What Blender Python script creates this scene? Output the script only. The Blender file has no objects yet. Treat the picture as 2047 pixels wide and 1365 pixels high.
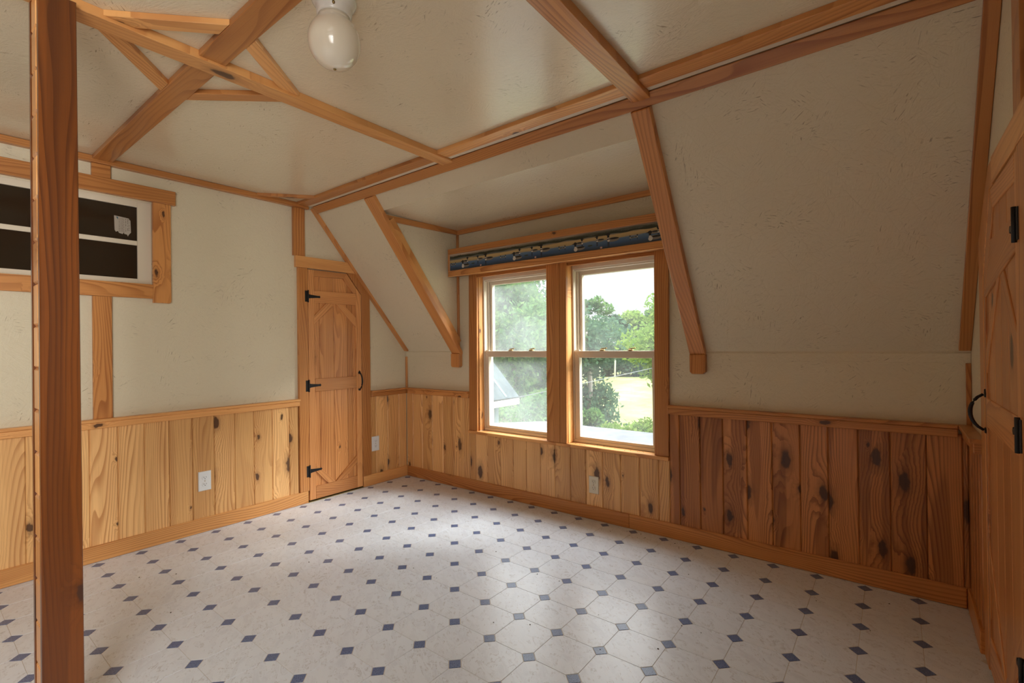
import bpy, math, random
from mathutils import Vector, Matrix
random.seed(7)
S = bpy.context.scene
COL = S.collection
V = Vector

# ------------------------------------------------------------------ camera
YAW, PITCH, ROLL, FPX = 0.6646325, 0.0042683, -0.0123828, 971.985
CAM = V((3.41955, -2.83294, 1.15))
Fv = V((-math.sin(YAW)*math.cos(PITCH), math.cos(YAW)*math.cos(PITCH), math.sin(PITCH)))
R0 = V((math.cos(YAW), math.sin(YAW), 0)); U0 = R0.cross(Fv)
Rv = R0*math.cos(ROLL) + U0*math.sin(ROLL); Uv = -R0*math.sin(ROLL) + U0*math.cos(ROLL)
cd = bpy.data.cameras.new('camera'); cam = bpy.data.objects.new('camera', cd); COL.objects.link(cam)
cd.sensor_width = 36.0; cd.lens = FPX/2047*36.0; cd.shift_y = 1.035/2047; cd.clip_start = 0.02; cd.clip_end = 500
cam.matrix_world = Matrix(((Rv.x, Uv.x, -Fv.x, CAM.x), (Rv.y, Uv.y, -Fv.y, CAM.y), (Rv.z, Uv.z, -Fv.z, CAM.z), (0, 0, 0, 1)))
S.camera = cam

# ------------------------------------------------------------------ exposure, sky, sun, side fill
S.view_settings.view_transform = 'Standard'; S.view_settings.look = 'None'
S.view_settings.gamma = 1.0; S.view_settings.use_curve_mapping = False
S.view_settings.exposure = 1.15
S.cycles.use_denoising = True
S.cycles.max_bounces = 8; S.cycles.diffuse_bounces = 5; S.cycles.transparent_max_bounces = 16
S.cycles.sample_clamp_indirect = 6.0
w = bpy.data.worlds.new('overcast_sky'); S.world = w; w.use_nodes = True
wn = w.node_tree.nodes; wl = w.node_tree.links; wn.clear()
wo = wn.new('ShaderNodeOutputWorld'); bg = wn.new('ShaderNodeBackground'); tc = wn.new('ShaderNodeTexCoord')
sx = wn.new('ShaderNodeSeparateXYZ'); cr = wn.new('ShaderNodeValToRGB'); nz = wn.new('ShaderNodeTexNoise')
nz.inputs['Scale'].default_value = 2.2; nz.inputs['Detail'].default_value = 4
ad = wn.new('ShaderNodeMath'); ad.operation = 'MULTIPLY_ADD'; ad.inputs[1].default_value = 0.25
wl.new(tc.outputs['Generated'], sx.inputs[0]); wl.new(tc.outputs['Generated'], nz.inputs['Vector'])
wl.new(nz.outputs['Fac'], ad.inputs[0]); wl.new(sx.outputs['Z'], ad.inputs[2])
wl.new(ad.outputs[0], cr.inputs[0]); wl.new(cr.outputs[0], bg.inputs[0]); wl.new(bg.outputs[0], wo.inputs[0])
mx = wn.new('ShaderNodeMath'); mx.operation = 'MAXIMUM'; mx.inputs[1].default_value = 0.0; wl.new(sx.outputs['Z'], mx.inputs[0])
sq = wn.new('ShaderNodeMath'); sq.operation = 'POWER'; sq.inputs[1].default_value = 1.8; wl.new(mx.outputs[0], sq.inputs[0])
st = wn.new('ShaderNodeMath'); st.operation = 'MULTIPLY_ADD'; wl.new(sq.outputs[0], st.inputs[0]); wl.new(st.outputs[0], bg.inputs[1])   # overcast: brighter towards the zenith
cr.color_ramp.elements[0].position = 0.0; cr.color_ramp.elements[0].color = (0.93, 0.92, 0.92, 1)
cr.color_ramp.elements[1].position = 1.0; cr.color_ramp.elements[1].color = (0.90, 0.91, 0.94, 1)
SKY = 0.44
st.inputs[1].default_value = 18.0*SKY; st.inputs[2].default_value = SKY

def light(name, kind, loc, direction, energy, color=(1, 1, 1), size=None, angle=None):
    d = bpy.data.lights.new(name, kind); d.energy = energy; d.color = color
    if size: d.shape = 'RECTANGLE'; d.size, d.size_y = size
    if angle: d.angle = angle
    o = bpy.data.objects.new(name, d); COL.objects.link(o)
    o.location = loc; o.rotation_euler = V(direction).to_track_quat('-Z', 'Y').to_euler()
    return o
light('hazy_sun', 'SUN', (6, 8, 8), (-0.66, -0.58, -0.56), 3.6, (1.0, 0.97, 0.93), angle=math.radians(26))
light('side_daylight_fill', 'AREA', (3.72, -3.75, 1.45), (-1, 0.05, -0.06), 14, (1.0, 0.98, 0.95), size=(0.95, 1.15))  # added fill lamp in an unseen opening, standing in for daylight
bpy.data.lights['side_daylight_fill'].spread = 2.0
pt = light('window_portal', 'AREA', (1.59, 0.14, 1.08), (0, -1, 0), 1, size=(1.45, 1.24)); pt.data.cycles.is_portal = True

# ------------------------------------------------------------------ dimensions (metres)
W, ZC, ZK, YS = 3.68, 2.1995, 1.096, -0.897
RY = -4.65
SN = V((0, -(ZC-ZK), YS)).normalized()      # slope normal, into the room (towards -y, -z)
def slope_z(y): return ZK + (ZC-ZK)*(y/YS)
def sp(x, y, off=0.0): return V((x, y, slope_z(y))) + SN*off

# ------------------------------------------------------------------ node helpers
class NT:
    def __init__(s, name):
        s.m = bpy.data.materials.new(name); s.m.use_nodes = True
        s.n = s.m.node_tree.nodes; s.l = s.m.node_tree.links; s.n.clear()
        s.out = s.n.new('ShaderNodeOutputMaterial')
    def node(s, t, **k):
        n = s.n.new(t)
        for a, b in k.items(): setattr(n, a, b)
        return n
    def put(s, sock, v):
        if isinstance(v, bpy.types.NodeSocket): s.l.new(v, sock)
        elif v is not None:
            if isinstance(v, (tuple, list)) and len(v) == 3 and sock.type == 'RGBA': v = (*v, 1)
            sock.default_value = v
    def math(s, op, a, b=None, c=None, clamp=False):
        n = s.node('ShaderNodeMath', operation=op, use_clamp=clamp)
        for i, v in enumerate((a, b, c)):
            if v is not None: s.put(n.inputs[i], v)
        return n.outputs[0]
    def vmath(s, op, a, b=None):
        n = s.node('ShaderNodeVectorMath', operation=op)
        s.put(n.inputs[0], a)
        if b is not None: s.put(n.inputs[1], b)
        return n.outputs[0]
    def noise(s, vec, scale, detail=2.0, rough=0.5, dist=0.0, dims='3D'):
        n = s.node('ShaderNodeTexNoise', noise_dimensions=dims)
        s.put(n.inputs['Vector'], vec); s.put(n.inputs['Scale'], scale); s.put(n.inputs['Detail'], detail)
        s.put(n.inputs['Roughness'], rough); s.put(n.inputs['Distortion'], dist)
        return n.outputs['Fac']
    def mix(s, f, a, b, blend='MIX'):
        n = s.node('ShaderNodeMix', data_type='RGBA', blend_type=blend)
        s.put(n.inputs[0], f); s.put(n.inputs[6], a); s.put(n.inputs[7], b)
        return n.outputs[2]
    def ramp(s, f, lo, hi, a=0.0, b=1.0, smooth=True):
        n = s.node('ShaderNodeMapRange', interpolation_type='SMOOTHSTEP' if smooth else 'LINEAR')
        s.put(n.inputs[0], f); n.inputs[1].default_value = lo; n.inputs[2].default_value = hi
        n.inputs[3].default_value = a; n.inputs[4].default_value = b
        return n.outputs[0]
    def bsdf(s, color, rough=0.5, bump=None, bstr=0.2, bdist=0.002, coat=0.0, spec=0.5, metal=0.0, trans=0.0):
        b = s.node('ShaderNodeBsdfPrincipled')
        s.put(b.inputs['Base Color'], color); s.put(b.inputs['Roughness'], rough)
        s.put(b.inputs['Coat Weight'], coat); b.inputs['Coat Roughness'].default_value = 0.2
        s.put(b.inputs['Specular IOR Level'], spec); s.put(b.inputs['Metallic'], metal)
        if bump is not None:
            bn = s.node('ShaderNodeBump'); bn.inputs['Strength'].default_value = bstr
            bn.inputs['Distance'].default_value = bdist; s.put(bn.inputs['Height'], bump)
            s.l.new(bn.outputs[0], b.inputs['Normal'])
        s.l.new(b.outputs[0], s.out.inputs[0])
        return b
def lin(r, g, b):
    f = lambda c: (c/255/12.92) if c <= 10 else ((c/255+0.055)/1.055)**2.4
    return (f(r), f(g), f(b))
def plain(name, rgb, rough=0.5, **k):
    t = NT(name); t.bsdf(lin(*rgb), rough, **k); return t.m

def wood(name, light_c, dark_c, knots=0.5, rough=0.38, heart=0.35, grain=0.55, kscale=1.0, coat=0.25):
    t = NT(name)
    oc = t.node('ShaderNodeTexCoord').outputs['Object']; rnd = t.node('ShaderNodeObjectInfo').outputs['Random']
    cx = t.node('ShaderNodeCombineXYZ'); t.put(cx.inputs[0], t.math('MULTIPLY', rnd, 91.0)); t.put(cx.inputs[1], t.math('MULTIPLY', rnd, 53.7))
    p = t.vmath('ADD', oc, cx.outputs[0])
    s = t.node('ShaderNodeSeparateXYZ'); t.put(s.inputs[0], p)
    # knots
    kv = t.vmath('MULTIPLY', p, (3.0*kscale, 6.5*kscale, 0.0))
    wob = t.noise(t.vmath('MULTIPLY', p, (30, 40, 1)), 1.0, 2)
    vo = t.node('ShaderNodeTexVoronoi', voronoi_dimensions='2D'); t.put(vo.inputs['Vector'], kv); vo.inputs['Scale'].default_value = 1.0
    vc = t.node('ShaderNodeSeparateColor'); t.put(vc.inputs[0], vo.outputs['Color'])
    d = t.math('ADD', vo.outputs['Distance'], t.math('MULTIPLY_ADD', wob, 0.16, -0.08))
    here = t.math('LESS_THAN', vc.outputs[0], knots)
    size = t.math('MULTIPLY_ADD', t.math('POWER', vc.outputs[1], 1.8), 0.13, 0.022)
    rel = t.math('DIVIDE', d, size)
    knot = t.math('MULTIPLY', t.ramp(rel, 0.75, 1.25, 1.0, 0.0), here)
    halo = t.math('MULTIPLY', t.ramp(rel, 0.9, 2.6, 1.0, 0.0), here)
    # growth rings (contours bulging around the knots)
    warp = t.noise(t.vmath('MULTIPLY', p, (0.75, 5.0, 1.0)), 1.0, 1.6, 0.4)
    ring = t.math('MULTIPLY_ADD', s.outputs[1], 62.0, t.math('MULTIPLY', warp, 17.0))
    ring = t.math('ADD', ring, t.math('MULTIPLY', t.ramp(rel, 0.0, 5.0, 1.0, 0.0), t.math('MULTIPLY', here, 2.6)))
    fr = t.math('FRACT', ring)
    line = t.math('MULTIPLY', t.ramp(fr, 0.35, 0.95), t.ramp(fr, 0.95, 1.0, 1.0, 0.0))
    zone = t.noise(t.vmath('MULTIPLY', p, (0.6, 9.0, 1.0)), 1.0, 1.0)
    line = t.math('MULTIPLY', line, t.ramp(zone, 0.3, 0.65, 0.25, 1.0))
    fine = t.noise(t.vmath('MULTIPLY', p, (5.0, 260.0, 1.0)), 1.0, 2.0)
    heartw = t.ramp(t.noise(t.vmath('MULTIPLY', p, (0.9, 12.0, 1.0)), 1.0, 1.0), 0.50, 0.56, 0.0, heart)
    base = t.mix(heartw, light_c, tuple(0.55*a+0.45*b for a, b in zip(light_c, dark_c)))
    col = t.mix(t.math('MULTIPLY', line, min(1.0, grain*1.2)), base, dark_c)
    col = t.mix(t.math('MULTIPLY', t.ramp(fine, 0.45, 0.75), 0.22), col, dark_c)
    tone = t.math('MULTIPLY_ADD', rnd, 0.34, 0.80)
    tn = t.node('ShaderNodeCombineColor'); t.put(tn.inputs[0], tone); t.put(tn.inputs[1], t.math('POWER', tone, 1.25)); t.put(tn.inputs[2], t.math('POWER', tone, 1.6))
    col = t.mix(1.0, col, tn.outputs[0], 'MULTIPLY')
    col = t.mix(t.math('MULTIPLY', halo, 0.38), col, tuple(c*0.45 for c in dark_c))
    col = t.mix(t.math('MULTIPLY', knot, 0.88), col, (0.055, 0.022, 0.012))
    h = t.math('ADD', t.math('MULTIPLY', line, -0.5), t.math('MULTIPLY', fine, 0.5))
    t.bsdf(col, rough, bump=h, bstr=0.10, bdist=0.001, coat=coat, spec=0.4)
    return t.m

def osb(name, paint, rough=0.42, marks=0.8, bstr=0.35, coat=0.0):
    t = NT(name)
    oc = t.node('ShaderNodeTexCoord').outputs['Object']
    hs = None; mk = None
    for sc_, off in ((9.0, 0.0), (13.0, 5.3)):
        pv = t.vmath('ADD', oc, (off, off*1.7, 0))
        vo = t.node('ShaderNodeTexVoronoi', voronoi_dimensions='2D'); t.put(vo.inputs['Vector'], pv); vo.inputs['Scale'].default_value = sc_
        vc = t.node('ShaderNodeSeparateColor'); t.put(vc.inputs[0], vo.outputs['Color'])
        ang = t.math('MULTIPLY_ADD', vc.outputs[0], 2.4, -0.9)
        rt = t.node('ShaderNodeVectorRotate', rotation_type='Z_AXIS'); t.put(rt.inputs['Vector'], pv); t.put(rt.inputs['Angle'], ang)
        fib = t.noise(t.vmath('MULTIPLY', rt.outputs[0], (22, 170, 1)), 1.0, 2.0, 0.6, 0.3)
        area = t.ramp(t.noise(pv, 5.5, 3.0, 0.6), 0.50, 0.70)
        m = t.math('MULTIPLY', t.ramp(fib, 0.63, 0.70), area)
        level = t.math('MULTIPLY', vc.outputs[1], 0.35)
        h = t.math('SUBTRACT', t.math('ADD', t.math('MULTIPLY', fib, 0.35), level), t.math('MULTIPLY', m, 0.7))
        hs = h if hs is None else t.math('ADD', hs, h); mk = m if mk is None else t.math('MAXIMUM', mk, m)
    soft = t.noise(oc, 60, 2)
    hs = t.math('ADD', hs, t.math('MULTIPLY', soft, 0.5))
    var = t.noise(oc, 1.3, 3)
    c = t.mix(t.ramp(var, 0.3, 0.7, 0, 0.35), paint, tuple(a*b for a, b in zip(paint, (0.93, 0.92, 0.89))))
    c = t.mix(t.math('MULTIPLY', mk, marks*0.75), c, (0.16, 0.10, 0.05))
    t.bsdf(c, rough, bump=hs, bstr=bstr, bdist=0.004, spec=0.5, coat=coat)
    return t.m

M = {}
M['plank'] = wood('knotty_pine_plank', lin(238, 188, 124), lin(172, 104, 50), 0.66)
M['plank_shaded'] = wood('knotty_pine_plank_shaded', lin(204, 138, 80), lin(104, 48, 18), 0.8, heart=0.95)  # darker copy of the pine planks, shade of the right side in its colour
M['trim'] = wood('varnished_trim_board', lin(206, 142, 80), lin(150, 84, 38), 0.10, heart=0.3, grain=0.6)
M['trimy'] = wood('honey_trim_board', lin(230, 170, 104), lin(174, 102, 48), 0.12, grain=0.5)
M['post'] = wood('dark_amber_board', lin(116, 62, 20), lin(66, 30, 9), 0.12, heart=0.8, rough=0.32, kscale=0.8)
M['door'] = wood('door_pine', lin(214, 150, 90), lin(158, 88, 42), 0.18, grain=0.55)
M['wall'] = osb('painted_strand_board_wall', lin(220, 209, 181), 0.5, 0.75, 0.9)
M['ceil'] = osb('painted_strand_board_ceiling', lin(228, 216, 188), 0.27, 1.0, 0.75, 0.9)
M['paint'] = plain('cream_paint', (220, 208, 186), 0.45)
M['vinyl'] = plain('cream_vinyl', (222, 210, 190), 0.35)
M['white'] = plain('white_plastic', (226, 228, 228), 0.3)
M['ivory'] = plain('ivory_plastic', (226, 218, 196), 0.3)
M['dark'] = plain('painted_gap_shade', (34, 22, 14), 0.9)  # near-black painted for the shade in the door gaps
M['iron'] = plain('black_iron', (22, 22, 24), 0.45, spec=0.4)
M['slot'] = plain('dark_slot', (40, 36, 32), 0.6)
M['brass'] = plain('dull_brass', (150, 128, 80), 0.4, metal=0.8)
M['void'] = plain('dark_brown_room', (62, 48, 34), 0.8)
def marble():
    t = NT('printed_marble_vinyl')
    oc = t.node('ShaderNodeTexCoord').outputs['Object']; rnd = t.node('ShaderNodeObjectInfo').outputs['Random']
    cx = t.node('ShaderNodeCombineXYZ'); t.put(cx.inputs[0], t.math('MULTIPLY', rnd, 31.0)); t.put(cx.inputs[1], t.math('MULTIPLY', rnd, 17.0))
    p = t.vmath('ADD', oc, cx.outputs[0])
    rt = t.node('ShaderNodeVectorRotate', rotation_type='Z_AXIS'); t.put(rt.inputs['Vector'], p); rt.inputs['Angle'].default_value = 0.6
    q = t.vmath('MULTIPLY', rt.outputs[0], (9, 24, 1))
    a = t.noise(q, 1.0, 5, 0.6, 1.2); b = t.noise(p, 22, 4, 0.65, 2.0)
    v1 = t.ramp(t.math('ABSOLUTE', t.math('SUBTRACT', a, 0.5)), 0.0, 0.035, 1, 0)
    v2 = t.ramp(a, 0.48, 0.7, 0, 1)
    c = t.mix(t.math('MULTIPLY', v2, 0.30), lin(226, 234, 243), lin(190, 195, 206))
    c = t.mix(t.math('MULTIPLY', t.math('MULTIPLY', v1, t.ramp(b, 0.45, 0.6)), 0.42), c, lin(142, 136, 132))
    c = t.mix(t.ramp(t.noise(oc, 1.1, 2), 0.45, 0.7, 0, 0.35), c, lin(220, 222, 222))
    t.bsdf(c, 0.28, bump=b, bstr=0.05, bdist=0.001, spec=0.5)
    return t.m
M['marble'] = marble()
def slate():
    t = NT('printed_blue_granite'); oc = t.node('ShaderNodeTexCoord').outputs['Object']
    n = t.noise(oc, 420, 3, 0.7)
    t.bsdf(t.mix(t.ramp(n, 0.4, 0.62), lin(62, 80, 122), lin(126, 144, 182)), 0.3)
    return t.m
M['slate'] = slate()
M['grout'] = plain('tile_joint', (206, 200, 190), 0.5)

def glass(name, haze, tint=(0.93, 0.95, 0.95)):
    t = NT(name)
    tr = t.node('ShaderNodeBsdfTransparent'); tr.inputs[0].default_value = (*tint, 1)
    gl = t.node('ShaderNodeBsdfGlossy'); gl.inputs['Roughness'].default_value = 0.02
    m1 = t.node('ShaderNodeMixShader'); m1.inputs[0].default_value = 0.035; t.l.new(tr.outputs[0], m1.inputs[1]); t.l.new(gl.outputs[0], m1.inputs[2])
    df = t.node('ShaderNodeBsdfTranslucent'); df.inputs[0].default_value = (0.86, 0.93, 0.95, 1)
    oc = t.node('ShaderNodeTexCoord').outputs['Object']
    nf = t.ramp(t.noise(oc, 3.0, 4, 0.6), 0.3, 0.75, haze*0.6, haze*1.4)
    m2 = t.node('ShaderNodeMixShader'); t.l.new(nf, m2.inputs[0]); t.l.new(m1.outputs[0], m2.inputs[1]); t.l.new(df.outputs[0], m2.inputs[2])
    t.l.new(m2.outputs[0], t.out.inputs[0])
    return t.m
M['glass'] = glass('window_glass', 0.025)
M['dusty'] = glass('dusty_window_glass', 0.07)
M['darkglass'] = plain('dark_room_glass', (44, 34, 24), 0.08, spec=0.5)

# ------------------------------------------------------------------ geometry helpers
MAT = {}
def place(o, mat, parent):
    MAT[o.name] = mat
    COL.objects.link(o)
    if parent is not None:
        o.parent = parent; o.matrix_local = MAT[parent.name].inverted() @ mat
    else: o.matrix_world = mat
    return o
def frame(o, x, n):
    n = V(n).normalized(); x = V(x); x = (x - n*x.dot(n)).normalized(); y = n.cross(x)
    return Matrix(((x.x, y.x, n.x, o[0]), (x.y, y.y, n.y, o[1]), (x.z, y.z, n.z, o[2]), (0, 0, 0, 1)))
def tag(o, label=None, cat=None, group=None, kind=None):
    if label: o['label'] = label
    if cat: o['category'] = cat
    if group: o['group'] = group
    if kind: o['kind'] = kind
    return o
def area2(p): return sum(p[i][0]*p[(i+1) % len(p)][1]-p[(i+1) % len(p)][0]*p[i][1] for i in range(len(p)))
def inset(p, d):
    n = len(p); out = []
    for i in range(n):
        a = V(p[i-1]); b = V(p[i]); c = V(p[(i+1) % n])
        e1 = (b-a); e2 = (c-b)
        if e1.length < 1e-9 or e2.length < 1e-9: out.append(tuple(b)); continue
        e1.normalize(); e2.normalize()
        n1 = V((-e1.y, e1.x)); n2 = V((-e2.y, e2.x)); s = n1+n2
        k = 1+n1.dot(n2)
        out.append(tuple(b + s*(d/max(k, 0.3))))
    return out
def prism_data(polys, t, bev=0.0012):
    vs = []; fs = []
    for p in polys:
        p = [tuple(q[:2]) for q in p]
        if area2(p) < 0: p = p[::-1]
        n = len(p); b0 = len(vs)
        b = min(bev, abs(t)*0.45)
        vs += [(q[0], q[1], 0) for q in p] + [(q[0], q[1], t-b) for q in p]
        fs.append(tuple(range(b0+n-1, b0-1, -1)))
        for i in range(n): fs.append((b0+i, b0+(i+1) % n, b0+n+(i+1) % n, b0+n+i))
        if b > 0:
            vs += [(q[0], q[1], t) for q in inset(p, b)]
            for i in range(n): fs.append((b0+n+i, b0+n+(i+1) % n, b0+2*n+(i+1) % n, b0+2*n+i))
            fs.append(tuple(range(b0+2*n, b0+3*n)))
        else: fs.append(tuple(range(b0+n, b0+2*n)))
    return vs, fs
def slab(name, polys, n, t, mat, parent=None, bev=0.0012, xdir=None, org=None):
    """polys: one polygon or a list of polygons of 3-D points on the back plane, extruded by t along n"""
    if not isinstance(polys[0][0], (tuple, list, Vector)): polys = [polys]
    polys = [[V(q) for q in p] for p in polys]
    o0 = V(org) if org else sum(polys[0], V((0, 0, 0)))/len(polys[0])
    if xdir is None:
        best = 0
        for i in range(len(polys[0])):
            e = polys[0][i]-polys[0][i-1]
            if e.length > best: best = e.length; xdir = e
    F = frame(o0, xdir, n); Fi = F.inverted()
    loc = [[tuple((Fi@q)[:2]) for q in p] for p in polys]
    vs, fs = prism_data(loc, t, bev)
    me = bpy.data.meshes.new(name); me.from_pydata(vs, [], fs); me.validate(); me.materials.append(M[mat] if isinstance(mat, str) else mat)
    o = bpy.data.objects.new(name, me)
    return place(o, F, parent)
def box(name, a, b, mat, parent=None, bev=0.0012, axis=None):
    a = V(a); b = V(b); lo = V([min(a[i], b[i]) for i in range(3)]); hi = V([max(a[i], b[i]) for i in range(3)])
    d = hi-lo
    ax = sorted(range(3), key=lambda i: d[i]); tn = ax[0] if axis is None else axis
    oth = [i for i in range(3) if i != tn]; oth.sort(key=lambda i: -d[i]); L_, Wd = oth
    n = [0, 0, 0]; n[tn] = 1; xd = [0, 0, 0]; xd[L_] = 1
    pts = []
    for u, v in ((0, 0), (1, 0), (1, 1), (0, 1)):
        q = [0, 0, 0]; q[tn] = lo[tn]; q[L_] = hi[L_] if u else lo[L_]; q[Wd] = hi[Wd] if v else lo[Wd]; pts.append(q)
    return slab(name, pts, n, d[tn], mat, parent, bev, xd)
def lookbox(name, a, b, n, mat, parent=None, bev=0.0012):
    """box whose bevelled face looks along n (an axis vector)"""
    a = V(a); b = V(b); lo = V([min(a[i], b[i]) for i in range(3)]); hi = V([max(a[i], b[i]) for i in range(3)])
    d = hi-lo; tn = max(range(3), key=lambda i: abs(n[i])); base = lo[tn] if n[tn] > 0 else hi[tn]
    oth = sorted([i for i in range(3) if i != tn], key=lambda i: -d[i]); L_, Wd = oth
    xd = [0, 0, 0]; xd[L_] = 1; pts = []
    for u, v in ((0, 0), (1, 0), (1, 1), (0, 1)):
        q = [0, 0, 0]; q[tn] = base; q[L_] = hi[L_] if u else lo[L_]; q[Wd] = hi[Wd] if v else lo[Wd]; pts.append(q)
    return slab(name, pts, n, d[tn], mat, parent, bev, xd)
def empty(name, loc, parent=None):
    o = bpy.data.objects.new(name, None); o.empty_display_size = 0.05
    return place(o, Matrix.Translation(V(loc)), parent)
def mesh(name, vs, fs, mat, parent=None, loc=(0, 0, 0), smooth=False, mats=None, idx=None):
    me = bpy.data.meshes.new(name); me.from_pydata([tuple(V(v)-V(loc)) for v in vs], [], fs)
    for m in (mats or [mat]): me.materials.append(M[m] if isinstance(m, str) else m)
    if idx: me.polygons.foreach_set('material_index', idx)
    if smooth: me.polygons.foreach_set('use_smooth', [True]*len(fs))
    me.update()
    return place(bpy.data.objects.new(name, me), Matrix.Translation(V(loc)), parent)
def lathe(name, prof, c, mat, parent=None, seg=40, smooth=True):
    vs = []; fs = []
    for r, z in prof:
        for k in range(seg):
            a = 2*math.pi*k/seg; vs.append((c[0]+r*math.cos(a), c[1]+r*math.sin(a), z))
    for i in range(len(prof)-1):
        for k in range(seg):
            a, b = i*seg+k, i*seg+(k+1) % seg
            fs.append((a, b, b+seg, a+seg))
    return mesh(name, vs, fs, mat, parent, c, smooth)
def tube(name, pts, rad, mat, parent=None, seg=8, flat=1.0):
    vs = []; fs = []; pts = [V(p) for p in pts]; n = len(pts)
    for i, p in enumerate(pts):
        d = (pts[min(i+1, n-1)]-pts[max(i-1, 0)]).normalized()
        a = d.cross(V((0, 0, 1)) if abs(d.z) < 0.9 else V((1, 0, 0))).normalized(); b = d.cross(a)
        r = rad[i] if isinstance(rad, (list, tuple)) else rad
        for k in range(seg):
            t = 2*math.pi*k/seg; vs.append(p + a*math.cos(t)*r + b*math.sin(t)*r*flat)
    for i in range(n-1):
        for k in range(seg):
            q = i*seg; fs.append((q+k, q+(k+1) % seg, q+seg+(k+1) % seg, q+seg+k))
    fs.append(tuple(range(seg-1, -1, -1))); fs.append(tuple(range((n-1)*seg, n*seg)))
    return mesh(name, vs, fs, mat, parent, pts[0], True)

# ------------------------------------------------------------------ room shell
floor = slab('floor', [(-0.1, RY-0.1, -0.06), (W+0.1, RY-0.1, -0.06), (W+0.1, 0.1, -0.06), (-0.1, 0.1, -0.06)], (0, 0, 1), 0.0585, 'grout', bev=0)
tag(floor, 'white marble-look floor covering with small blue diamonds', kind='structure')
ceiling = slab('ceiling', [(-0.1, RY-0.1, ZC), (W+0.1, RY-0.1, ZC), (W+0.1, YS, ZC), (-0.1, YS, ZC)], (0, 0, -1), -0.06, 'ceil', bev=0)
# the slab above extends upwards: the visible face is at z = ZC
tag(ceiling, 'flat cream painted strand board ceiling with pine beams', kind='structure')

def wpoly(x0, x1, z0, z1, y=0.0): return [(x0, y, z0), (x1, y, z0), (x1, y, z1), (x0, y, z1)]
wall_back = slab('wall_back', [wpoly(-0.1, 0.875, -0.05, ZK), wpoly(2.30, W+0.1, -0.05, ZK), wpoly(0.875, 2.30, -0.05, 0.46),
    wpoly(0.65, 0.875, ZK, 2.076), wpoly(2.30, 2.56, ZK, 2.076), wpoly(0.875, 2.30, 1.70, 2.076)], (0, 1, 0), 0.11, 'wall', bev=0, xdir=(1, 0, 0))
tag(wall_back, 'low cream painted wall holding the double window', kind='structure')
def lpoly(y0, y1, z0, z1, x): return [(x, y0, z0), (x, y1, z0), (x, y1, z1), (x, y0, z1)]
WY0, WY1, WZ0, WZ1 = -3.42, -1.888, 1.53, 2.0
wall_left = slab('wall_left', [lpoly(WY1, 0.05, -0.05, ZC, 0), lpoly(RY-0.1, WY0, -0.05, ZC, 0), lpoly(WY0, WY1, -0.05, WZ0, 0), lpoly(WY0, WY1, WZ1, ZC, 0)],
    (-1, 0, 0), 0.06, 'wall', bev=0, xdir=(0, 1, 0))
tag(wall_left, 'cream painted left wall above knotty pine wainscot', kind='structure')
SY0, SY1, SZ0, SZ1 = -4.25, -3.25, 0.85, 2.03
wall_right = slab('wall_right', [lpoly(SY1, 0.05, -0.05, ZC, W), lpoly(RY-0.1, SY0, -0.05, ZC, W), lpoly(SY0, SY1, -0.05, SZ0, W), lpoly(SY0, SY1, SZ1, ZC, W)],
    (1, 0, 0), 0.06, 'wall', bev=0, xdir=(0, 1, 0))
tag(wall_right, 'cream painted right wall in shade beside a pine door', kind='structure')
wall_rear = slab('wall_rear', [wpoly(-0.1, W+0.1, -0.05, ZC, RY)],
    (0, -1, 0), 0.06, 'post', bev=0, xdir=(1, 0, 0))  # dark wood chosen so this unseen wall bounces less light
tag(wall_rear, 'unseen wall behind the camera, in dark wood to cut bounced light', kind='structure')
YD = -0.784   # where the dormer ceiling cuts the slope
slope = slab('wall_back_slope', [[sp(-0.1, 0), sp(0.65, 0), sp(0.65, YS), sp(-0.1, YS)], [sp(2.56, 0), sp(W+0.1, 0), sp(W+0.1, YS), sp(2.56, YS)],
    [sp(0.65, YD), sp(2.56, YD), sp(2.56, YS), sp(0.65, YS)]], -SN, 0.05, 'wall', bev=0, xdir=(1, 0, 0))
tag(slope, 'sloping cream strand board wall under the roof', kind='structure')
cheeks = slab('wall_dormer', [[(0.65, -0.803, 2.105), (0.65, 0.0, 2.115), (0.65, 0.0, ZK-0.01)]], (-1, 0, 0), 0.03, 'wall', bev=0, xdir=(0, 1, 0))
tag(cheeks, 'triangular cream side wall of the window dormer', kind='structure')
ck2 = slab('wall_dormer_right', [[(2.56, -0.803, 2.105), (2.56, 0.0, 2.115), (2.56, 0.0, ZK-0.01)]], (1, 0, 0), 0.03, 'wall', bev=0, xdir=(0, 1, 0))
tag(ck2, 'right side wall of the window dormer, behind the rafter', kind='structure')
dc = slab('ceiling_dormer', [[(0.62, YD-0.002, 2.06), (2.59, YD-0.002, 2.06), (2.59, 0.02, 2.078), (0.62, 0.02, 2.078)]], (0, 0, 1), 0.04, 'ceil', bev=0, xdir=(1, 0, 0))
tag(dc, 'glossy cream ceiling of the window dormer', kind='structure')

# painted batten band where slope meets the low wall
lookbox('seam_batten', (0.02, 0, 1.052), (0.60, -0.004, 1.092), (0, -1, 0), 'wall', wall_back)
lookbox('seam_batten', (2.60, 0, 1.046), (W, -0.004, 1.088), (0, -1, 0), 'wall', wall_back)

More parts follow.
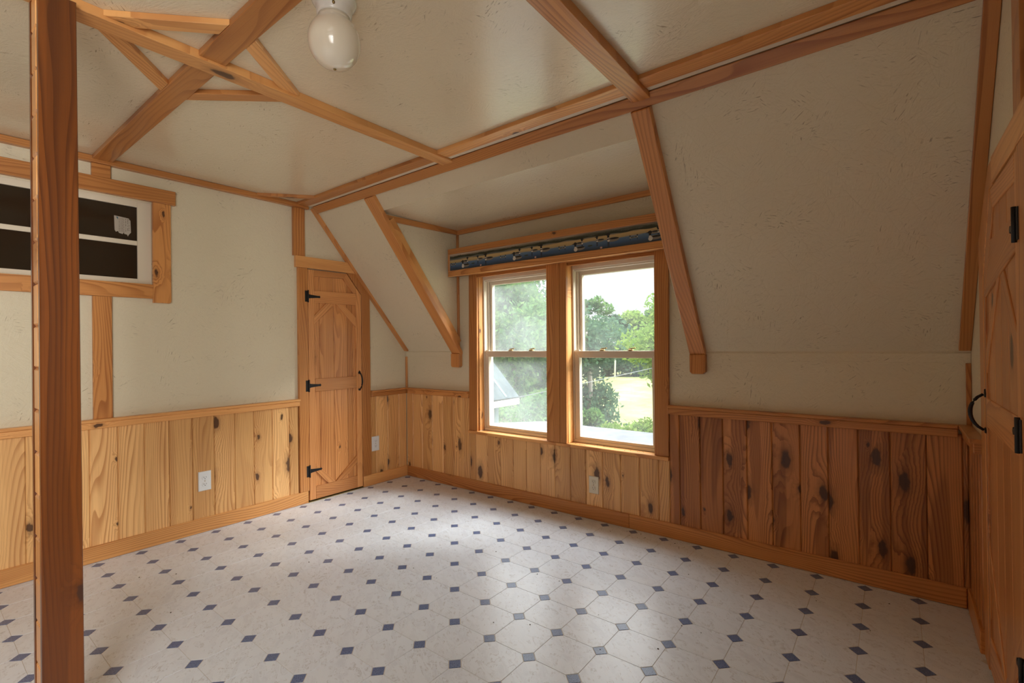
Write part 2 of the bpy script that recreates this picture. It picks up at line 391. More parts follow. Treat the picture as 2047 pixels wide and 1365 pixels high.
# ------------------------------------------------------------------ floor tiles
TX0, TY0, TS = 1.020, -1.585, 0.1903
TYS = 0.191
cut = 0.0325; J = 0.0009
def octagon(a, b):
    a -= J; b -= J; c = cut-J
    return [(-a+c, -b), (a-c, -b), (a, -b+c), (a, b-c), (a-c, b), (-a+c, b), (-a, b-c), (-a, -b+c)]
vs, fs = prism_data([octagon(TS/2, TYS/2)], 0.0018, 0.0005)
me_t = bpy.data.meshes.new('tile'); me_t.from_pydata(vs, [], fs); me_t.materials.append(M['marble'])
dd = 0.0290
vs, fs = prism_data([[(dd, 0), (0, dd), (-dd, 0), (0, -dd)]], 0.0018, 0.0004)
me_d = bpy.data.meshes.new('inlay'); me_d.from_pydata(vs, [], fs); me_d.materials.append(M['slate'])
def depth_of(x, y):
    d = V((x, y, 0))-CAM; return d.dot(Fv), d.dot(Rv), d.dot(Uv)
def seen(x, y):
    dz, rx, uy = depth_of(x, y)
    return dz > 0.2 and abs(rx/dz) < 1.16 and abs(uy/dz) < 0.80
tiles = []; dots = []
for i in range(-6, 16):
    for j in range(-17, 10):
        x = TX0+TS*i; y = TY0+TYS*j
        if 0.01 < x < W-0.01 and RY < y < -0.005: dots.append((x, y))
        x += TS/2; y += TYS/2
        if -0.04 < x < W+0.04 and RY < y < 0.06: tiles.append((x, y))
def lay(name, pts, me, dz, polyf):
    pts.sort(key=lambda p: (not seen(*p), (V((p[0], p[1], 0))-CAM).length))
    near, rest = pts[:300], pts[300:]
    for x, y in near:
        place(bpy.data.objects.new(name, me), Matrix.Translation((x, y, dz)), floor)
    if rest:
        vs = []; fs = []
        bv = [tuple(v.co) for v in me.vertices]; bf = [tuple(p.vertices) for p in me.polygons]
        for x, y in rest:
            k = len(vs); vs += [(v[0]+x, v[1]+y, v[2]+dz) for v in bv]; fs += [tuple(q+k for q in f) for f in bf]
        o = mesh('more_'+name+'s', vs, fs, me.materials[0], floor); o['kind'] = 'stuff'
lay('tile', tiles, me_t, -0.0018, octagon)
lay('inlay_tile', dots, me_d, -0.0018, octagon)

# ------------------------------------------------------------------ wainscot, rails, baseboards
def plank_row(parent, axis, joints, z0, ztop, at, nrm, mat):
    for a, b in zip(joints[:-1], joints[1:]):
        zt = ztop(0.5*(a+b)); a1, b1 = a+0.0006, b-0.0006
        if axis == 'x': P = [(a1, at, z0), (b1, at, z0), (b1, at, zt), (a1, at, zt)]
        else: P = [(at, a1, z0), (at, b1, z0), (at, b1, zt), (at, a1, zt)]
        slab('plank', P, nrm, 0.013, mat, parent, bev=0.0045, xdir=(0, 0, 1))
jl = [-1.012, -1.081] + [-1.202-0.1222*k for k in range(29)]
jl = [j for j in jl if j > RY][::-1]
plank_row(wall_left, 'y', [RY]+jl, 0.05, lambda y: 0.735, 0.001, (1, 0, 0), 'plank')
plank_row(wall_left, 'y', [-0.393, -0.34, -0.222, -0.102, -0.014], 0.05, lambda y: 0.735, 0.001, (1, 0, 0), 'plank')
jb = [0.014, 0.098, 0.217, 0.345, 0.470, 0.596, 0.712, 0.835, 0.959, 1.084, 1.208, 1.328, 1.451, 1.572, 1.697, 1.816, 1.937, 2.063, 2.189, 2.309, 2.436, 2.552, 2.675, 2.797, 2.917, 3.044, 3.163, 3.283, 3.403, 3.530, 3.648, 3.667]
jb2 = []
plank_row(wall_back, 'x', [j for j in jb if j <= 0.72] + [0.775], 0.05, lambda x: 0.74, -0.001, (0, -1, 0), 'plank')
plank_row(wall_back, 'x', [0.775] + [j for j in jb if 0.78 < j < 2.35] + [2.377], 0.05, lambda x: 0.452, -0.001, (0, -1, 0), 'plank')
plank_row(wall_back, 'x', [2.377] + [j for j in jb if j > 2.4], 0.05, lambda x: 0.74, -0.001, (0, -1, 0), 'plank_shaded')
plank_row(wall_right, 'y', [-0.388, -0.33, -0.25, -0.17, -0.09, -0.014], 0.05, lambda y: 0.735, W-0.001, (-1, 0, 0), 'plank_shaded')

def rail(parent, p0, p1, nrm, z0=0.727, z1=0.777, mat='trimy'):
    """chair rail: face board with a projecting cap"""
    n = V(nrm); p0 = V(p0); p1 = V(p1)
    def prof(name, d0, d1, za, zb):
        a = p0+n*d0; b = p1+n*d0
        slab(name, [(a.x, a.y, za), (b.x, b.y, za), (b.x, b.y, zb), (a.x, a.y, zb)], nrm, d1-d0, mat, parent, bev=0.003, xdir=p1-p0)
    prof('chair_rail', 0.001, 0.034, z0, z1-0.016)
    prof('rail_cap', 0.001, 0.046, z1-0.0155, z1)
rail(wall_left, (0, RY, 0), (0, -1.009, 0), (1, 0, 0), 0.720, 0.771)
rail(wall_left, (0, -0.393, 0), (0, -0.001, 0), (1, 0, 0), 0.728, 0.779, 'trim')
rail(wall_back, (0.047, 0, 0), (0.776, 0, 0), (0, -1, 0), 0.728, 0.779, 'trim')
rail(wall_back, (2.376, 0, 0), (W-0.047, 0, 0), (0, -1, 0), 0.728, 0.781, 'trim')
rail(wall_right, (W, -0.388, 0), (W, -0.001, 0), (-1, 0, 0), 0.728, 0.781, 'trim')

def base(name, parts, nrm, mat, label):
    root = None
    for a, b in parts:
        P = [(a[0], a[1], 0.001), (b[0], b[1], 0.001), (b[0], b[1], 0.089), (a[0], a[1], 0.089)]
        if root is None:
            root = slab(name, P, nrm, 0.023, mat, None, bev=0.003, xdir=V(b)-V(a)); tag(root, label, kind='structure')
        else: slab('baseboard_length', P, nrm, 0.023, mat, root, bev=0.003, xdir=V(b)-V(a))
base('baseboard_left', [((0.001, -0.944, 0), (0.001, -2.9, 0)), ((0.001, -2.902, 0), (0.001, RY, 0)), ((0.001, -0.468, 0), (0.001, -0.001, 0))], (1, 0, 0), 'trimy', 'honey pine baseboard along the left wall')
base('baseboard_back', [((0.026, -0.001, 0), (2.12, -0.001, 0)), ((2.121, -0.001, 0), (W-0.026, -0.001, 0))], (0, -1, 0), 'trim', 'pine baseboard below the double window')
base('baseboard_right', [((W-0.001, -0.388, 0), (W-0.001, -0.001, 0))], (-1, 0, 0), 'trim', 'short pine baseboard between corner and right door')

# ------------------------------------------------------------------ ceiling beams, braces, corner boards (parts of the ceiling)
def cb(name, pts, t, mat, bev=0.002, xdir=None):
    return slab(name, [(x, y, ZC-0.0005) for x, y in pts], (0, 0, -1), t, mat, ceiling, bev=bev, xdir=xdir)
cb('ceiling_beam', [(0.036, -2.162), (W-0.002, -2.162), (W-0.002, -2.074), (0.036, -2.074)], 0.020, 'trim')
cb('ceiling_beam', [(1.455, RY+0.01), (1.535, RY+0.01), (1.497, -0.870), (1.418, -0.858)], 0.030, 'trimy')
cb('ceiling_beam', [(2.640, RY+0.01), (2.735, RY+0.01), (2.641, -0.886), (2.562, -0.894)], 0.036, 'trim')
cb('corner_board', [(0.036, -1.018), (1.4195, -1.018), (1.4195, -0.942), (0.036, -0.942)], 0.0195, 'trim')
cb('corner_board', [(1.5005, -1.018), (2.565, -1.020), (2.562, -0.942), (1.5005, -0.942)], 0.0195, 'trimy')
cb('corner_board', [(2.645, -1.022), (W-0.002, -1.028), (W-0.002, -0.942), (2.642, -0.942)], 0.0195, 'trim')
cb('lit_gap_filler', [(0.036, -0.9415), (1.418, -0.9415), (1.418, -0.912), (0.036, -0.912)], 0.0165, 'paint')  # added filler, nearly flush so the ceiling gap catches light
cb('lit_gap_filler', [(1.500, -0.9415), (2.562, -0.9415), (2.562, -0.912), (1.500, -0.912)], 0.0165, 'paint')
cb('lit_gap_filler', [(2.643, -0.9415), (W-0.002, -0.9415), (W-0.002, -0.912), (2.643, -0.912)], 0.0165, 'paint')
def brace(a, b, wd, mat='trimy', t=0.019):
    a = V((*a, 0)); b = V((*b, 0)); d = (b-a).normalized(); n = V((-d.y, d.x, 0))*wd/2
    # mitred ends parallel to the beams: the first end lies on the cross beam (x axis), the second on the long beam (y axis)
    ex = wd/2/abs(d.y); ey = wd/2/abs(d.x)
    cb('brace', [(a.x-ex, a.y), (a.x+ex, a.y), (b.x, b.y+(ey if (b.x-a.x)*(b.y-a.y) < 0 else -ey)), (b.x, b.y-(ey if (b.x-a.x)*(b.y-a.y) < 0 else -ey))], t, mat, xdir=b-a)
brace((1.163, -2.1625), (1.4320, -2.40), 0.055)
brace((1.725, -2.1625), (1.5130, -2.385), 0.055)
brace((1.160, -2.0735), (1.4265, -1.835), 0.055, 'trim')
brace((1.708, -2.0735), (1.5075, -1.835), 0.055)
cb('brace', [(0.037, -1.30), (0.037, -1.255), (0.232, -1.0185), (0.270, -1.0185)], 0.019, 'trim')

# crown strip on the left wall
lookbox('crown_strip', (0.001, RY, ZC-0.036), (0.035, -0.925, ZC-0.001), (1, 0, 0), 'trim', wall_left, bev=0.003)
# studs on the left wall
lookbox('stud_board', (0.001, -2.162, 2.092), (0.021, -2.080, ZC-0.037), (1, 0, 0), 'trim', wall_left)
lookbox('stud_board', (0.001, -2.162, 0.7715), (0.021, -2.080, 1.440), (1, 0, 0), 'trim', wall_left)
lookbox('stud_board', (0.001, -1.040, 1.8135), (0.021, -0.953, ZC-0.037), (1, 0, 0), 'trim', wall_left)

# boards on the slope
slab('slope_board', [sp(0.045, -0.857), sp(W-0.04, -0.857), sp(W-0.04, -0.892), sp(0.045, -0.892)], SN, 0.019, 'trim', slope, bev=0.002)
slab('slope_strip', [sp(0.001, -0.012), sp(0.043, -0.008), sp(0.043, -0.886), sp(0.001, -0.886)], SN, 0.017, 'trim', slope, bev=0.002)
slab('slope_strip', [sp(W-0.001, -0.010), sp(W-0.040, -0.010), sp(W-0.040, -0.886), sp(W-0.001, -0.886)], SN, 0.019, 'trim', slope, bev=0.002)
def rafter(xb0, xb1, xt0, xt1, back):
    yb, yt = 0.010, -0.8565
    slab('rafter', [sp(xb0, yb, -back), sp(xb1, yb, -back), sp(xt1, yt, -back), sp(xt0, yt, -back)], SN, 0.032+back, 'trim', slope, bev=0.003, xdir=sp(0, yt)-sp(0, yb))
rafter(0.597, 0.694, 0.644, 0.738, 0.0005)
slab('rafter_side', [sp(0.6515, -0.045, -0.050), sp(0.686, -0.045, -0.050), sp(0.722, -0.735, -0.050), sp(0.6515, -0.735, -0.050)], SN, 0.049, 'trimy', slope, bev=0.001, xdir=sp(0, -0.8)-sp(0, 0))
rafter(2.505, 2.590, 2.548, 2.632, 0.0005)
def stub(x0, x1):
    c = 0.012; z0, z1 = 0.969, 1.078
    slab('rafter_foot', [(x0, -0.001, z1), (x1, -0.001, z1), (x1, -0.001, z0+c), (x1-c, -0.001, z0), (x0+c, -0.001, z0), (x0, -0.001, z0+c)], (0, -1, 0), 0.034, 'trim', slope, bev=0.002, xdir=(0, 0, 1))
stub(0.594, 0.690); stub(2.507, 2.593)

# dormer mouldings
tr = slab('trim_1', [(0.652, -0.001, 2.035), (2.558, -0.001, 2.035), (2.558, -0.001, 2.0745), (0.652, -0.001, 2.0745)], (0, -1, 0), 0.015, 'trim', None, xdir=(1, 0, 0))
tag(tr, 'pine moulding under the dormer ceiling above the valance', kind='structure')
tr = slab('trim_2', [(0.651, -0.745, 2.018), (0.651, -0.017, 2.035), (0.651, -0.017, 2.075), (0.651, -0.765, 2.058)], (1, 0, 0), 0.014, 'trim', None)
tag(tr, 'pine moulding along the top of the dormer side wall', kind='structure')
tr = lookbox('trim_3', (0.651, -0.001, 1.10), (0.668, -0.016, 2.034), (0, -1, 0), 'trim'); tag(tr, 'thin pine strip in the corner left of the double window', kind='structure')
tr = lookbox('trim_4', (0.001, -0.001, 0.780), (0.017, -0.014, 1.050), (0, -1, 0), 'trim'); tag(tr, 'short thin pine strip in the far left corner', kind='structure')
tr = lookbox('trim_5', (W-0.018, -0.001, 0.782), (W-0.001, -0.014, 1.044), (0, -1, 0), 'trim'); tag(tr, 'short thin pine strip in the right corner above the rail', kind='structure')

# ------------------------------------------------------------------ double window: casings, two double-hung units
tw = empty('trim_6', (1.59, 0, 0.46)); tag(tw, 'pine casing, mullion and sill around the double window', kind='structure')
def cpoly(name, x0b, x1b, x0t, x1t, z0, z1, t=0.020, mat='trim', at=-0.001):
    return slab(name, [(x0b, at, z0), (x1b, at, z0), (x1t, at, z1), (x0t, at, z1)], (0, -1, 0), t, mat, tw, xdir=(0, 0, 1))
cpoly('side_casing', 0.775, 0.862, 0.790, 0.873, 0.4725, 1.74)
cpoly('side_casing', 2.288, 2.374, 2.303, 2.388, 0.4765, 1.74)
for k, (a, b) in enumerate(((1.524, 1.577), (1.5775, 1.631), (1.6315, 1.684))):
    cpoly('mullion_board', a, b, a+0.012, b+0.012, 0.478, 1.74, t=(0.020, 0.023, 0.020)[k], at=-0.016)
lookbox('mullion_core', (1.530, -0.0155, 0.478), (1.688, 0.108, 1.70), (0, -1, 0), 'trimy', tw)
lookbox('head_casing', (0.874, -0.001, 1.672), (2.300, -0.020, 1.74), (0, -1, 0), 'trim', tw)
lookbox('jamb', (0.8605, -0.0005, 0.478), (0.8755, 0.108, 1.70), (1, 0, 0), 'trimy', tw)
lookbox('jamb', (2.300, -0.0005, 0.478), (2.315, 0.108, 1.70), (-1, 0, 0), 'trimy', tw)
lookbox('head_jamb', (0.876, -0.0005, 1.685), (1.5295, 0.108, 1.70), (0, 0, -1), 'trimy', tw)
lookbox('head_jamb', (1.6885, -0.0005, 1.685), (2.2995, 0.108, 1.70), (0, 0, -1), 'trimy', tw)
sill = slab('sill', [(0.775, -0.034, 0.454), (2.376, -0.034, 0.454), (2.376, -0.001, 0.454), (2.30, -0.001, 0.454), (2.30, 0.10, 0.454), (0.875, 0.10, 0.454), (0.875, -0.001, 0.454), (0.775, -0.001, 0.454)],
    (0, 0, 1), 0.021, 'trimy', tw, bev=0.004, xdir=(1, 0, 0))

def ring(name, x0, x1, z0, z1, y0, y1, wl_, wr, wb, wt, mat, parent, bev=0.002):
    """rectangular frame (one mesh of four mitred lengths), front at y0"""
    P = [[(x0, y1, z0), (x0+wl_, y1, z0+wb), (x0+wl_, y1, z1-wt), (x0, y1, z1)], [(x1, y1, z0), (x1-wr, y1, z0+wb), (x1-wr, y1, z1-wt), (x1, y1, z1)],
         [(x0, y1, z0), (x1, y1, z0), (x1-wr, y1, z0+wb), (x0+wl_, y1, z0+wb)], [(x0, y1, z1), (x1, y1, z1), (x1-wr, y1, z1-wt), (x0+wl_, y1, z1-wt)]]
    return slab(name, P, (0, -1, 0), y1-y0, mat, parent, bev=bev, xdir=(1, 0, 0))
def hung(num, x0, x1, latches, label, gm, gl):
    zb, zt = 0.476, 1.684
    win = ring('window_%d' % num, x0, x1, zb, zt, 0.048, 0.150, 0.012, 0.012, 0.022, 0.030, 'vinyl', None)
    tag(win, label, kind='structure')
    # track stops
    lookbox('track', (x0+0.0125, 0.088, 1.10), (x0+0.026, 0.098, 1.652), (1, 0, 0), 'vinyl', win)
    lookbox('track', (x1-0.0125, 0.088, 1.10), (x1-0.026, 0.098, 1.652), (-1, 0, 0), 'vinyl', win)
    lookbox('head_stop', (x0+0.0125, 0.06, 1.645), (x1-0.0125, 0.098, 1.653), (0, 0, -1), 'vinyl', win)
    s1 = ring('lower_sash', x0+0.013, x1-0.013, 0.4985, 1.098, 0.052, 0.084, 0.036, 0.036, 0.018, 0.046, 'vinyl', win)
    lookbox('glass', (x0+0.044, 0.070, 0.514), (x1-0.044, 0.074, 1.056), (0, -1, 0), gl, s1, bev=0)
    s2 = ring('upper_sash', x0+0.013, x1-0.013, 1.062, 1.650, 0.102, 0.134, 0.036, 0.036, 0.032, 0.032, 'vinyl', win)
    lookbox('glass', (x0+0.044, 0.116, 1.09), (x1-0.044, 0.120, 1.622), (0, -1, 0), gm, s2, bev=0)
    for xl in latches:
        lt = lathe('sash_lock', [(0.0, 1.0985), (0.018, 1.0985), (0.018, 1.105), (0.012, 1.109), (0.0, 1.109)], (xl, 0.068, 1.0985), 'brass', win, 16)
        tube('lever', [(xl-0.01, 0.068, 1.1095), (xl+0.012, 0.066, 1.114), (xl+0.034, 0.063, 1.116)], [0.006, 0.004, 0.0045], 'brass', lt, 6)
    for xt in (x0+0.03, x1-0.03):
        lookbox('tilt_latch', (xt-0.016, 0.058, 1.0985), (xt+0.016, 0.074, 1.104), (0, 0, 1), 'vinyl', win)
hung(1, 0.876, 1.529, (1.135, 1.325), 'left cream double-hung window with hazy glass over trees', 'dusty', 'dusty')
hung(2, 1.689, 2.299, (1.905, 2.105), 'right cream double-hung window looking on a green field', 'glass', 'glass')

# ------------------------------------------------------------------ window_3: fixed window high on the left wall
w3 = slab('window_3', [lpoly(-3.42, -3.352, 1.53, 2.0, -0.02), lpoly(-1.956, -1.889, 1.53, 2.0, -0.02), lpoly(-3.352, -1.956, 1.53, 1.552, -0.02), lpoly(-3.352, -1.956, 1.965, 2.0, -0.02)],
    (1, 0, 0), 0.020, 'paint', None, xdir=(0, 1, 0)); tag(w3, 'dark fixed window with cream frame high on the left wall', kind='structure')
lookbox('muntin', (-0.02, -3.352, 1.745), (-0.004, -1.956, 1.7705), (1, 0, 0), 'paint', w3)
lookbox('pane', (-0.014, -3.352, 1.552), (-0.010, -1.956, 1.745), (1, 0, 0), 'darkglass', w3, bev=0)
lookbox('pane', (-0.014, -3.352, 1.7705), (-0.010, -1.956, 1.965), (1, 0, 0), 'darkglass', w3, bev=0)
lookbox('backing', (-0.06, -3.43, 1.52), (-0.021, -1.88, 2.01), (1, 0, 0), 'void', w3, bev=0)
lookbox('head_casing', (0.001, -3.53, 2.008), (0.030, -1.773, 2.0905), (1, 0, 0), 'trim', w3, bev=0.003)
slab('side_casing', [(0.001, -1.887, 1.418), (0.001, -1.806, 1.418), (0.001, -1.798, 1.428), (0.001, -1.798, 2.0075), (0.001, -1.887, 2.0075)], (1, 0, 0), 0.022, 'trim', w3, xdir=(0, 0, 1))
lookbox('side_casing', (0.001, -3.51, 1.418), (0.023, -3.42, 2.0075), (1, 0, 0), 'trim', w3)
lookbox('bottom_casing', (0.001, -3.4195, 1.441), (0.022, -1.8875, 1.524), (1, 0, 0), 'trim', w3)

# torn sticker on the upper pane
rng = random.Random(3)
YA, YB, ZA, ZB = -2.060, -1.984, 1.797, 1.900
edge = [(YA, ZB), (YB-0.010, ZB-0.006), (YB-0.002, ZB-0.018), (YB, ZA+0.018), (YB-0.010, ZA+0.004), (YB-0.014, ZA-0.006), (YB-0.018, ZA+0.004), (YB-0.030, ZA+0.006),
        (YB-0.033, ZA+0.013), (YB-0.038, ZA+0.004), (YA+0.022, ZA+0.008), (YA+0.016, ZA+0.018), (YA+0.008, ZA+0.012), (YA+0.002, ZA+0.022), (YA+0.001, ZA+0.06)]
st = slab('sticker', [(-0.0098, a, b) for a, b in edge], (1, 0, 0), 0.0004, plain('sticker_paper', (176, 166, 152), 0.6), None, bev=0, xdir=(0, 1, 0))
tag(st, 'torn whitish printed sticker on the dark window high on the left wall', 'sticker')
M['ink'] = plain('faded_ink', (96, 84, 74), 0.7); M['blueink'] = plain('blue_ink', (38, 84, 108), 0.6)
slab('blue_mark', [(-0.0093, YA+0.008, ZB-0.005), (-0.0093, YA+0.018, ZB-0.006), (-0.0093, YA+0.017, ZB-0.020)], (1, 0, 0), 0.0003, 'blueink', st, bev=0)
pls = []
for k, yy in enumerate((0.022, 0.030, 0.036, 0.043, 0.051, 0.060, 0.066)):
    z = ZB-0.010; 
    while z > ZA+0.022:
        L = rng.uniform(0.003, 0.012 if k < 4 else 0.006)
        pls.append([(-0.0093, YA+yy, z), (-0.0093, YA+yy+(0.0016 if k < 4 else 0.003), z), (-0.0093, YA+yy+(0.0016 if k < 4 else 0.003), z-L), (-0.0093, YA+yy, z-L)])
        z -= L + rng.uniform(0.0015, 0.004 if k < 4 else 0.009)
slab('printed_lines', pls, (1, 0, 0), 0.0003, 'ink', st, bev=0)

# ------------------------------------------------------------------ doors
def T_hinge(parent, P, f, ex, ez, L=0.075, side=1):
    """f: front point on the joint; ex: unit vector along the strap; nrm: out of the door"""
    nrm = ez
    up = V((0, 0, 1)); f = V(f); ex = V(ex); nrm = V(nrm)
    h = 0.041
    hg = slab('hinge', [f-ex*0.024-up*h, f+ex*0.006-up*h, f+ex*0.006+up*h, f-ex*0.024+up*h], nrm, 0.004, 'iron', parent, bev=0.001, xdir=up)
    slab('strap', [f+ex*0.0065-up*0.016, f+ex*0.02-up*0.013, f+ex*(L-0.014)-up*0.007, f+ex*(L-0.008)-up*0.010, f+ex*L, f+ex*(L-0.008)+up*0.010, f+ex*(L-0.014)+up*0.007, f+ex*0.02+up*0.013, f+ex*0.0065+up*0.016],
         nrm, 0.004, 'iron', hg, bev=0.001, xdir=ex)
    tube('hinge_pin', [f+nrm*0.006-up*(h+0.004), f+nrm*0.006+up*(h+0.004)], 0.0055, 'iron', hg, 8)
    return hg
def pull(parent, c, nrm, h=0.075, out=0.036, side=None):
    c = V(c); nrm = V(nrm); up = V((0, 0, 1)); pts = []; rr = []
    for k in range(13):
        t = -1+2*k/12; pts.append(c+up*h*t*0.86+nrm*(0.006+out*(1-t*t)**0.75)); rr.append(0.0045+0.002*(1-abs(t)))
    hd = tube('handle', pts, rr, 'iron', parent, 8)
    for s in (-1, 1):
        q = c+up*s*h*0.86; xd = nrm.cross(up)
        slab('mount', [q-xd*0.008-up*0.010, q+xd*0.008-up*0.010, q+xd*0.011+up*s*0.002, q+up*s*0.018 if s > 0 else q+xd*0.008+up*0.008, q-xd*0.011+up*s*0.002], nrm, 0.004, 'iron', hd, bev=0.001, xdir=up)
    return hd

# door_1 (left wall, hinges at -y side, front planes towards +x)
door1 = empty('door_1', (0.001, -0.705, 0)); tag(door1, 'narrow pine plank door with a clipped top corner beside the far corner', kind='structure')
def D1(name, pts, x0, t, mat='door', bev=0.002, parent=door1, xdir=None):
    return slab(name, [(x0, y, z) for y, z in pts], (1, 0, 0), t, mat, parent, bev=bev, xdir=xdir)
D1('gap_shade_sheet', [(-0.942, 0.001), (-0.468, 0.001), (-0.468, 1.56), (-0.604, 1.727), (-0.942, 1.727)], 0.0008, 0.001, 'dark', 0)  # dark sheet painted as the shade in the gap round the leaf
leafz = 0.014
def dtop(y): return 1.722 if y < -0.609 else 1.722-(y+0.609)*(1.722-1.562)/(0.609-0.4785)
for a, b in zip((-0.930, -0.838, -0.719, -0.601, -0.555), (-0.838, -0.719, -0.601, -0.555, -0.4785)):
    top = [(b-0.0006, dtop(b)-0.004), (a+0.0006, dtop(a)-0.004)]
    if a < -0.609 < b: top = [(b-0.0006, dtop(b)-0.004), (-0.609, dtop(-0.609)-0.004), (a+0.0006, dtop(a)-0.004)]
    D1('plank', [(a+0.0006, leafz+0.004), (b-0.0006, leafz+0.004)]+top, 0.002, 0.007, 'door', 0.003, xdir=(0, 0, 1))
X1, T1 = 0.0055, 0.0165
D1('stile', [(-0.9325, leafz), (-0.884, leafz), (-0.884, 1.7225), (-0.9325, 1.7225)], X1, T1, xdir=(0, 0, 1))
D1('stile', [(-0.5275, leafz), (-0.4785, leafz), (-0.4785, 1.562), (-0.5275, 1.6215)], X1, T1, xdir=(0, 0, 1))
D1('rail', [(-0.8835, 1.675), (-0.640, 1.680), (-0.6085, 1.7225), (-0.8835, 1.7225)], X1, T1)
D1('corner_rail', [(-0.6395, 1.680), (-0.5490, 1.572), (-0.5280, 1.572), (-0.5280, 1.6225), (-0.6080, 1.7225)], X1, T1, xdir=(0, 1, -1.2))
D1('rail', [(-0.8835, 1.478), (-0.528, 1.478), (-0.528, 1.5715), (-0.8835, 1.5665)], X1, T1)
D1('rail', [(-0.8835, 0.814), (-0.528, 0.814), (-0.528, 0.908), (-0.8835, 0.908)], X1, T1)
D1('rail', [(-0.8835, leafz), (-0.528, leafz), (-0.528, 0.108), (-0.8835, 0.108)], X1, T1)
D1('brace', [(-0.787, 1.4775), (-0.711, 1.4775), (-0.8835, 1.317), (-0.8835, 1.380)], X1, T1-0.001)
D1('brace', [(-0.700, 1.4775), (-0.636, 1.4775), (-0.5280, 1.378), (-0.5280, 1.301)], X1, T1-0.001)
D1('brace', [(-0.8835, 0.278), (-0.8835, 0.221), (-0.784, 0.1085), (-0.720, 0.1085)], X1, T1-0.001)
D1('brace', [(-0.5280, 0.274), (-0.5280, 0.214), (-0.640, 0.1085), (-0.7195, 0.1085)], X1, T1-0.001)
tag(D1('threshold', [(-0.942, 0.0005), (-0.47, 0.0005), (-0.47, 0.005), (-0.942, 0.005)], 0.003, 0.02, 'brass', 0), 'dull metal threshold strip')
for z in (1.522, 0.860, 0.231): T_hinge(door1, None, (X1+T1+0.0003, -0.9355, z), (0, 1, 0), (1, 0, 0), 0.10)
pull(door1, (X1+T1+0.0003, -0.502, 0.868), (1, 0, 0), 0.078, 0.034)
# casing
D1('side_casing', [(-1.008, 0.0895), (-0.9365, 0.0895), (-0.9365, 1.729), (-1.008, 1.729)], 0.001, 0.024, 'trim', xdir=(0, 0, 1))
D1('side_casing', [(-0.4745, 0.0895), (-0.395, 0.0895), (-0.395, 1.577), (-0.525, 1.729), (-0.603, 1.7285), (-0.4745, 1.566)], 0.001, 0.021, 'trim', xdir=(0, 0, 1))
D1('head_casing', [(-1.026, 1.7295), (-0.526, 1.7295), (-0.600, 1.8125), (-1.026, 1.8125)], 0.001, 0.028, 'trimy', xdir=(0, 1, 0))

# door_2 (right wall near the camera, front planes towards -x)
door2 = empty('door_2', (W-0.001, -0.78, 0)); tag(door2, 'pine plank door with a clipped top corner on the right wall', kind='structure')
def D2(name, pts, d0, t, mat='door', bev=0.002, parent=door2, xdir=None):
    return slab(name, [(W-d0, y, z) for y, z in pts], (-1, 0, 0), t, mat, parent, bev=bev, xdir=xdir)
D2('gap_shade_sheet', [(-0.485, 0.001), (-1.094, 0.001), (-1.094, 1.632), (-0.655, 1.632), (-0.485, 1.36)], 0.0008, 0.001, 'dark', 0)  # same dark sheet for the gap shade of this door
def dtop2(y): return 1.625 if y < -0.661 else 1.625-(y+0.661)*(1.625-1.357)/(0.661-0.492)
js = [-0.494, -0.555, -0.672, -0.790, -0.908, -1.026, -1.084]
for a, b in zip(js[:-1], js[1:]):
    top = [(b+0.0006, dtop2(b)-0.004), (a-0.0006, dtop2(a)-0.004)]
    if b < -0.661 < a: top = [(b+0.0006, dtop2(b)-0.004), (-0.661, dtop2(-0.661)-0.004), (a-0.0006, dtop2(a)-0.004)]
    D2('plank', [(a-0.0006, leafz+0.004), (b+0.0006, leafz+0.004)]+top, 0.002, 0.004, 'door', 0.003, xdir=(0, 0, 1))
X2, T2 = 0.0025, 0.0085
D2('stile', [(-0.4925, leafz), (-0.520, leafz), (-0.520, 1.4015), (-0.4925, 1.357)], X2, T2, xdir=(0, 0, 1))
D2('stile', [(-1.054, leafz), (-1.0855, leafz), (-1.0855, 1.625), (-1.054, 1.625)], X2, T2, xdir=(0, 0, 1))
D2('corner_rail', [(-0.5205, 1.4025), (-0.6610, 1.625), (-0.700, 1.560), (-0.600, 1.400), (-0.5205, 1.31)], X2, T2, xdir=(0, 1, -1.5))
D2('rail', [(-0.6615, 1.625), (-1.0535, 1.625), (-1.0535, 1.555), (-0.7015, 1.560)], X2, T2)
D2('rail', [(-0.5205, 1.309), (-0.5995, 1.3985), (-0.640, 1.468), (-1.0535, 1.468), (-1.0535, 1.375), (-0.5205, 1.290)], X2, T2)
D2('rail', [(-0.5205, 0.845), (-1.0535, 0.845), (-1.0535, 0.945), (-0.5205, 0.945)], X2, T2)
D2('rail', [(-0.5205, leafz), (-1.0535, leafz), (-1.0535, 0.130), (-0.5205, 0.130)], X2, T2)
D2('brace', [(-0.76, 1.3395), (-0.80, 1.346), (-0.5205, 1.03), (-0.5205, 1.11)], X2, T2-0.001)
D2('brace', [(-0.81, 1.334), (-0.87, 1.344), (-1.0535, 1.16), (-1.0535, 1.08)], X2, T2-0.001)
D2('brace', [(-0.5205, 0.44), (-0.5205, 0.34), (-0.74, 0.1305), (-0.79, 0.1305)], X2, T2-0.001)
D2('brace', [(-1.0535, 0.40), (-1.0535, 0.32), (-0.86, 0.1305), (-0.795, 0.1305)], X2, T2-0.001)
for z in (1.435, 0.905, 0.300): T_hinge(door2, None, (W-X2-T2-0.0003, -1.088, z), (0, 1, 0), (-1, 0, 0), 0.085)
pull(door2, (W-X2-T2-0.0003, -0.506, 0.895), (-1, 0, 0), 0.072, 0.034)
